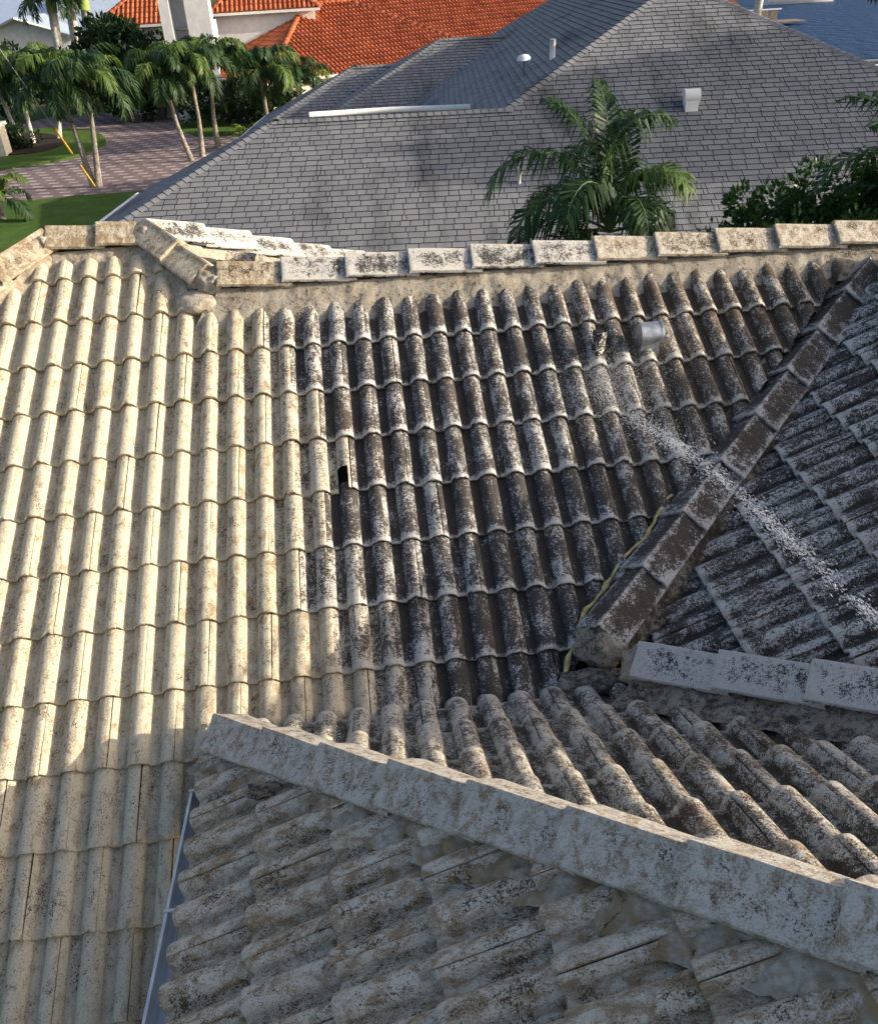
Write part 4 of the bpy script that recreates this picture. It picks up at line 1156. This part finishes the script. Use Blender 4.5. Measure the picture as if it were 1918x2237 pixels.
# ================================================================== SMALL THINGS
# stepped fountain
fo_ = empty('stone_fountain', (-8.3, 60.3, GZ)); tag(fo_, 'round stepped stone fountain beside the driveway', 'fountain')
for r_, z_, h_ in ((1.55, 0, .22), (1.15, .22, .22), (.8, .44, .24)):
    b = MB(); b.tube([V((0, 0, z_)), V((0, 0, z_ + h_ - .03)), V((0, 0, z_ + h_))], [r_, r_, r_ - .05], 28, smooth=False); b.build('step', M['concrete'], fo_)
b = MB(); b.tube([V((0, 0, .68)), V((0, 0, .9)), V((0, 0, 1.25)), V((0, 0, 1.35))], [.22, .12, .14, .5], 16); b.build('basin', M['concrete'], fo_)
# gate pillar
gpil = empty('gate_pillar', (-16.55, 47.6, GZ)); tag(gpil, 'cream square gate pillar at the left edge', 'pillar')
b = MB(); b.box(V((0, 0, .75)), (1.05, 1.05, 1.5)); b.build('shaft', M['stucco'], gpil)
b = MB(); b.box(V((0, 0, 1.58)), (1.25, 1.25, .16)); b.build('capstone', M['concrete'], gpil)
# guy wire with yellow guard
gw = empty('guy_wire', (-9.0, 36.4, GZ)); tag(gw, 'utility guy wire with yellow guard beside the twin palms', 'guy wire')
A_ = V((0, 0, 0)); B_ = V((-3.2, -.4, 7.6))
b = MB(); b.tube([A_, B_], .018, 5); b.build('wire', M['wire'], gw)
b = MB(); b.tube([A_.lerp(B_, .02), A_.lerp(B_, .14)], .045, 8); b.tube([A_.lerp(B_, .20), A_.lerp(B_, .335)], .045, 8); b.build('guard', M['yellow'], gw)
# canal side: boat, dock, fence, screened canopy
bt = empty('motor_boat', (70.5, 143, GZ)); tag(bt, 'white motor boat moored across the canal', 'boat')
b = MB(); rows = []
for x_, hw, zt in ((-5, 1.3, 1.0), (-2, 1.5, 1.0), (1.5, 1.45, 1.1), (4, .9, 1.25), (5.6, .05, 1.4)):
    rows.append([V((x_, -hw, zt)), V((x_, -hw * .8, .05)), V((x_, 0, -.2)), V((x_, hw * .8, .05)), V((x_, hw, zt))])
b.grid(rows); b.poly([r[0] for r in rows] + [r[4] for r in rows][::-1]); b.poly(rows[0]); b.build('hull', M['white'], bt)
b = MB(); b.box(V((-.3, 0, 1.6)), (3.2, 2.0, 1.1)); b.build('cabin', M['white'], bt)
dk = empty('boat_dock', (46.5, 104, GZ)); tag(dk, 'weathered wooden dock and fence beyond the grey roof', 'dock')
for i in range(9):
    b = MB(); b.box(V((-6 + i * 1.5, 0, .35)), (1.42, 3.0, .1)); b.build('plank', M['wood'], dk)
for i in range(10):
    b = MB(); b.box(V((-6.2 + i * 1.0, -1.6, .9)), (.85, .08, 1.3)); b.build('fence_board', M['wood'], dk)
b = MB(); b.box(V((-1.5, -1.6, 1.62)), (10.2, .16, .12)); b.build('rail', M['white'], dk)
bh = empty('boat_house', (39.5, 101, GZ)); tag(bh, 'low red-roofed boat house at the water beyond the grey roof', 'shed')
b = MB(); b.box(V((0, 0, 1.0)), (8, 5, 2.0)); b.build('wall', M['wood'], bh)
b = MB(); b.poly([V((-4.6, -3.2, 1.9)), V((4.6, -3.2, 1.9)), V((4.0, 0, 3.3)), V((-4.0, 0, 3.3))]); b.poly([V((-4.6, 3.2, 1.9)), V((-4.0, 0, 3.3)), V((4.0, 0, 3.3)), V((4.6, 3.2, 1.9))]); b.poly([V((4.6, -3.2, 1.9)), V((4.6, 3.2, 1.9)), V((4.0, 0, 3.3))]); b.poly([V((-4.6, 3.2, 1.9)), V((-4.6, -3.2, 1.9)), V((-4.0, 0, 3.3))]); b.build('roof', M['cedar'], bh)
cn = empty('boat_canopy', (33.2, 48.5, GZ)); tag(cn, 'dark boat canopy with white frame at the right edge of the canal', 'canopy')
b = MB(); pts = [V((-2.6, -1.2, 1.25)), V((-1.9, -1.2, 1.6)), V((2.4, -1.2, 1.55)), V((2.4, 1.2, 1.55)), V((-1.9, 1.2, 1.6)), V((-2.6, 1.2, 1.25))]
b.tube(pts + pts[:1], .06, 6); [b.tube([p, V((p.x, p.y, 0))], .05, 6) for p in (pts[0], pts[2], pts[3], pts[5])]; b.build('frame', M['white'], cn)
b = MB(); b.poly([p - V((0, 0, .08)) for p in pts]); b.box(V((0, 0, .6)), (4.6, 2.2, 1.0)); b.build('cover', M['mulch'], cn)

# water jet and drops thrown from a hose outside the right edge
rg = random.Random(5); b = MB()
path = [V((4.10, -3.55, -.40)), V((3.86, -2.95, -.53)), V((3.80, -2.30, -.56)), V((3.74, -1.75, -.58)), V((3.64, -1.30, -.58)), V((3.46, -1.08, -.50)), V((3.30, -.90, -.40)), V((3.35, -.70, -.33))]
path = [CAM + (q - CAM) * .90 for q in path[:5]] + [CAM + (path[5] - CAM) * .93, CAM + (path[6] - CAM) * .97, path[7]]
def at_path(t):
    x = t * (len(path) - 1); i = min(int(x), len(path) - 2); return path[i].lerp(path[i + 1], x - i), (path[i + 1] - path[i]).normalized()
def drop(p, d, r, l):
    a = d.cross(V((0, 0, 1))).normalized(); c = d.cross(a); k = len(b.v)
    b.vert(p - d * l)
    for j in range(4): b.vert(p + (a * math.cos(j * 1.571) + c * math.sin(j * 1.571)) * r)
    b.vert(p + d * l * .8)
    for j in range(4):
        b.face((k, k + 1 + j, k + 1 + (j + 1) % 4), 0, True); b.face((k + 5, k + 1 + (j + 1) % 4, k + 1 + j), 0, True)
for i in range(10000):
    t = rg.random() ** .85
    if mnoise.noise(V((t * 26, 1.7, 0))) + mnoise.noise(V((t * 70, 4.1, 0))) * .6 < rg.uniform(-.9, .45): continue
    p, d = at_path(t)
    s = .012 + .018 * t + .10 * max(0, t - .6) ** 1.2
    if rg.random() < .22: s *= 3.0
    p = p + V((rg.gauss(0, s), rg.gauss(0, s * .8), rg.gauss(0, s * .8)))
    if p.z < T * p.y + .0 and p.x - p.y < 5.1: continue
    r = rg.uniform(.0007, .0024) * (1 if t < .75 else .8)
    drop(p, (d + V((rg.gauss(0, .12), rg.gauss(0, .12), rg.gauss(0, .12)))).normalized(), r, r * rg.uniform(1.2, 4.5) * (1.8 if t < .6 else .6))
for i in range(5000):
    q = V((rg.gauss(3.40, .22), rg.gauss(-.80, .17), 0)); q.z = T * q.y + abs(rg.gauss(0, .05)) - .02
    if q.x - q.y > 5.0: continue
    r = rg.uniform(.0007, .0020); drop(q, V((rg.gauss(0, 1), rg.gauss(0, 1), rg.gauss(0, 1))).normalized(), r, r * rg.uniform(1, 1.6))
o = b.build('water_spray', M['drop']); tag(o, 'jet of water drops sprayed across the blackened roof from the right', 'water', None, 'stuff')
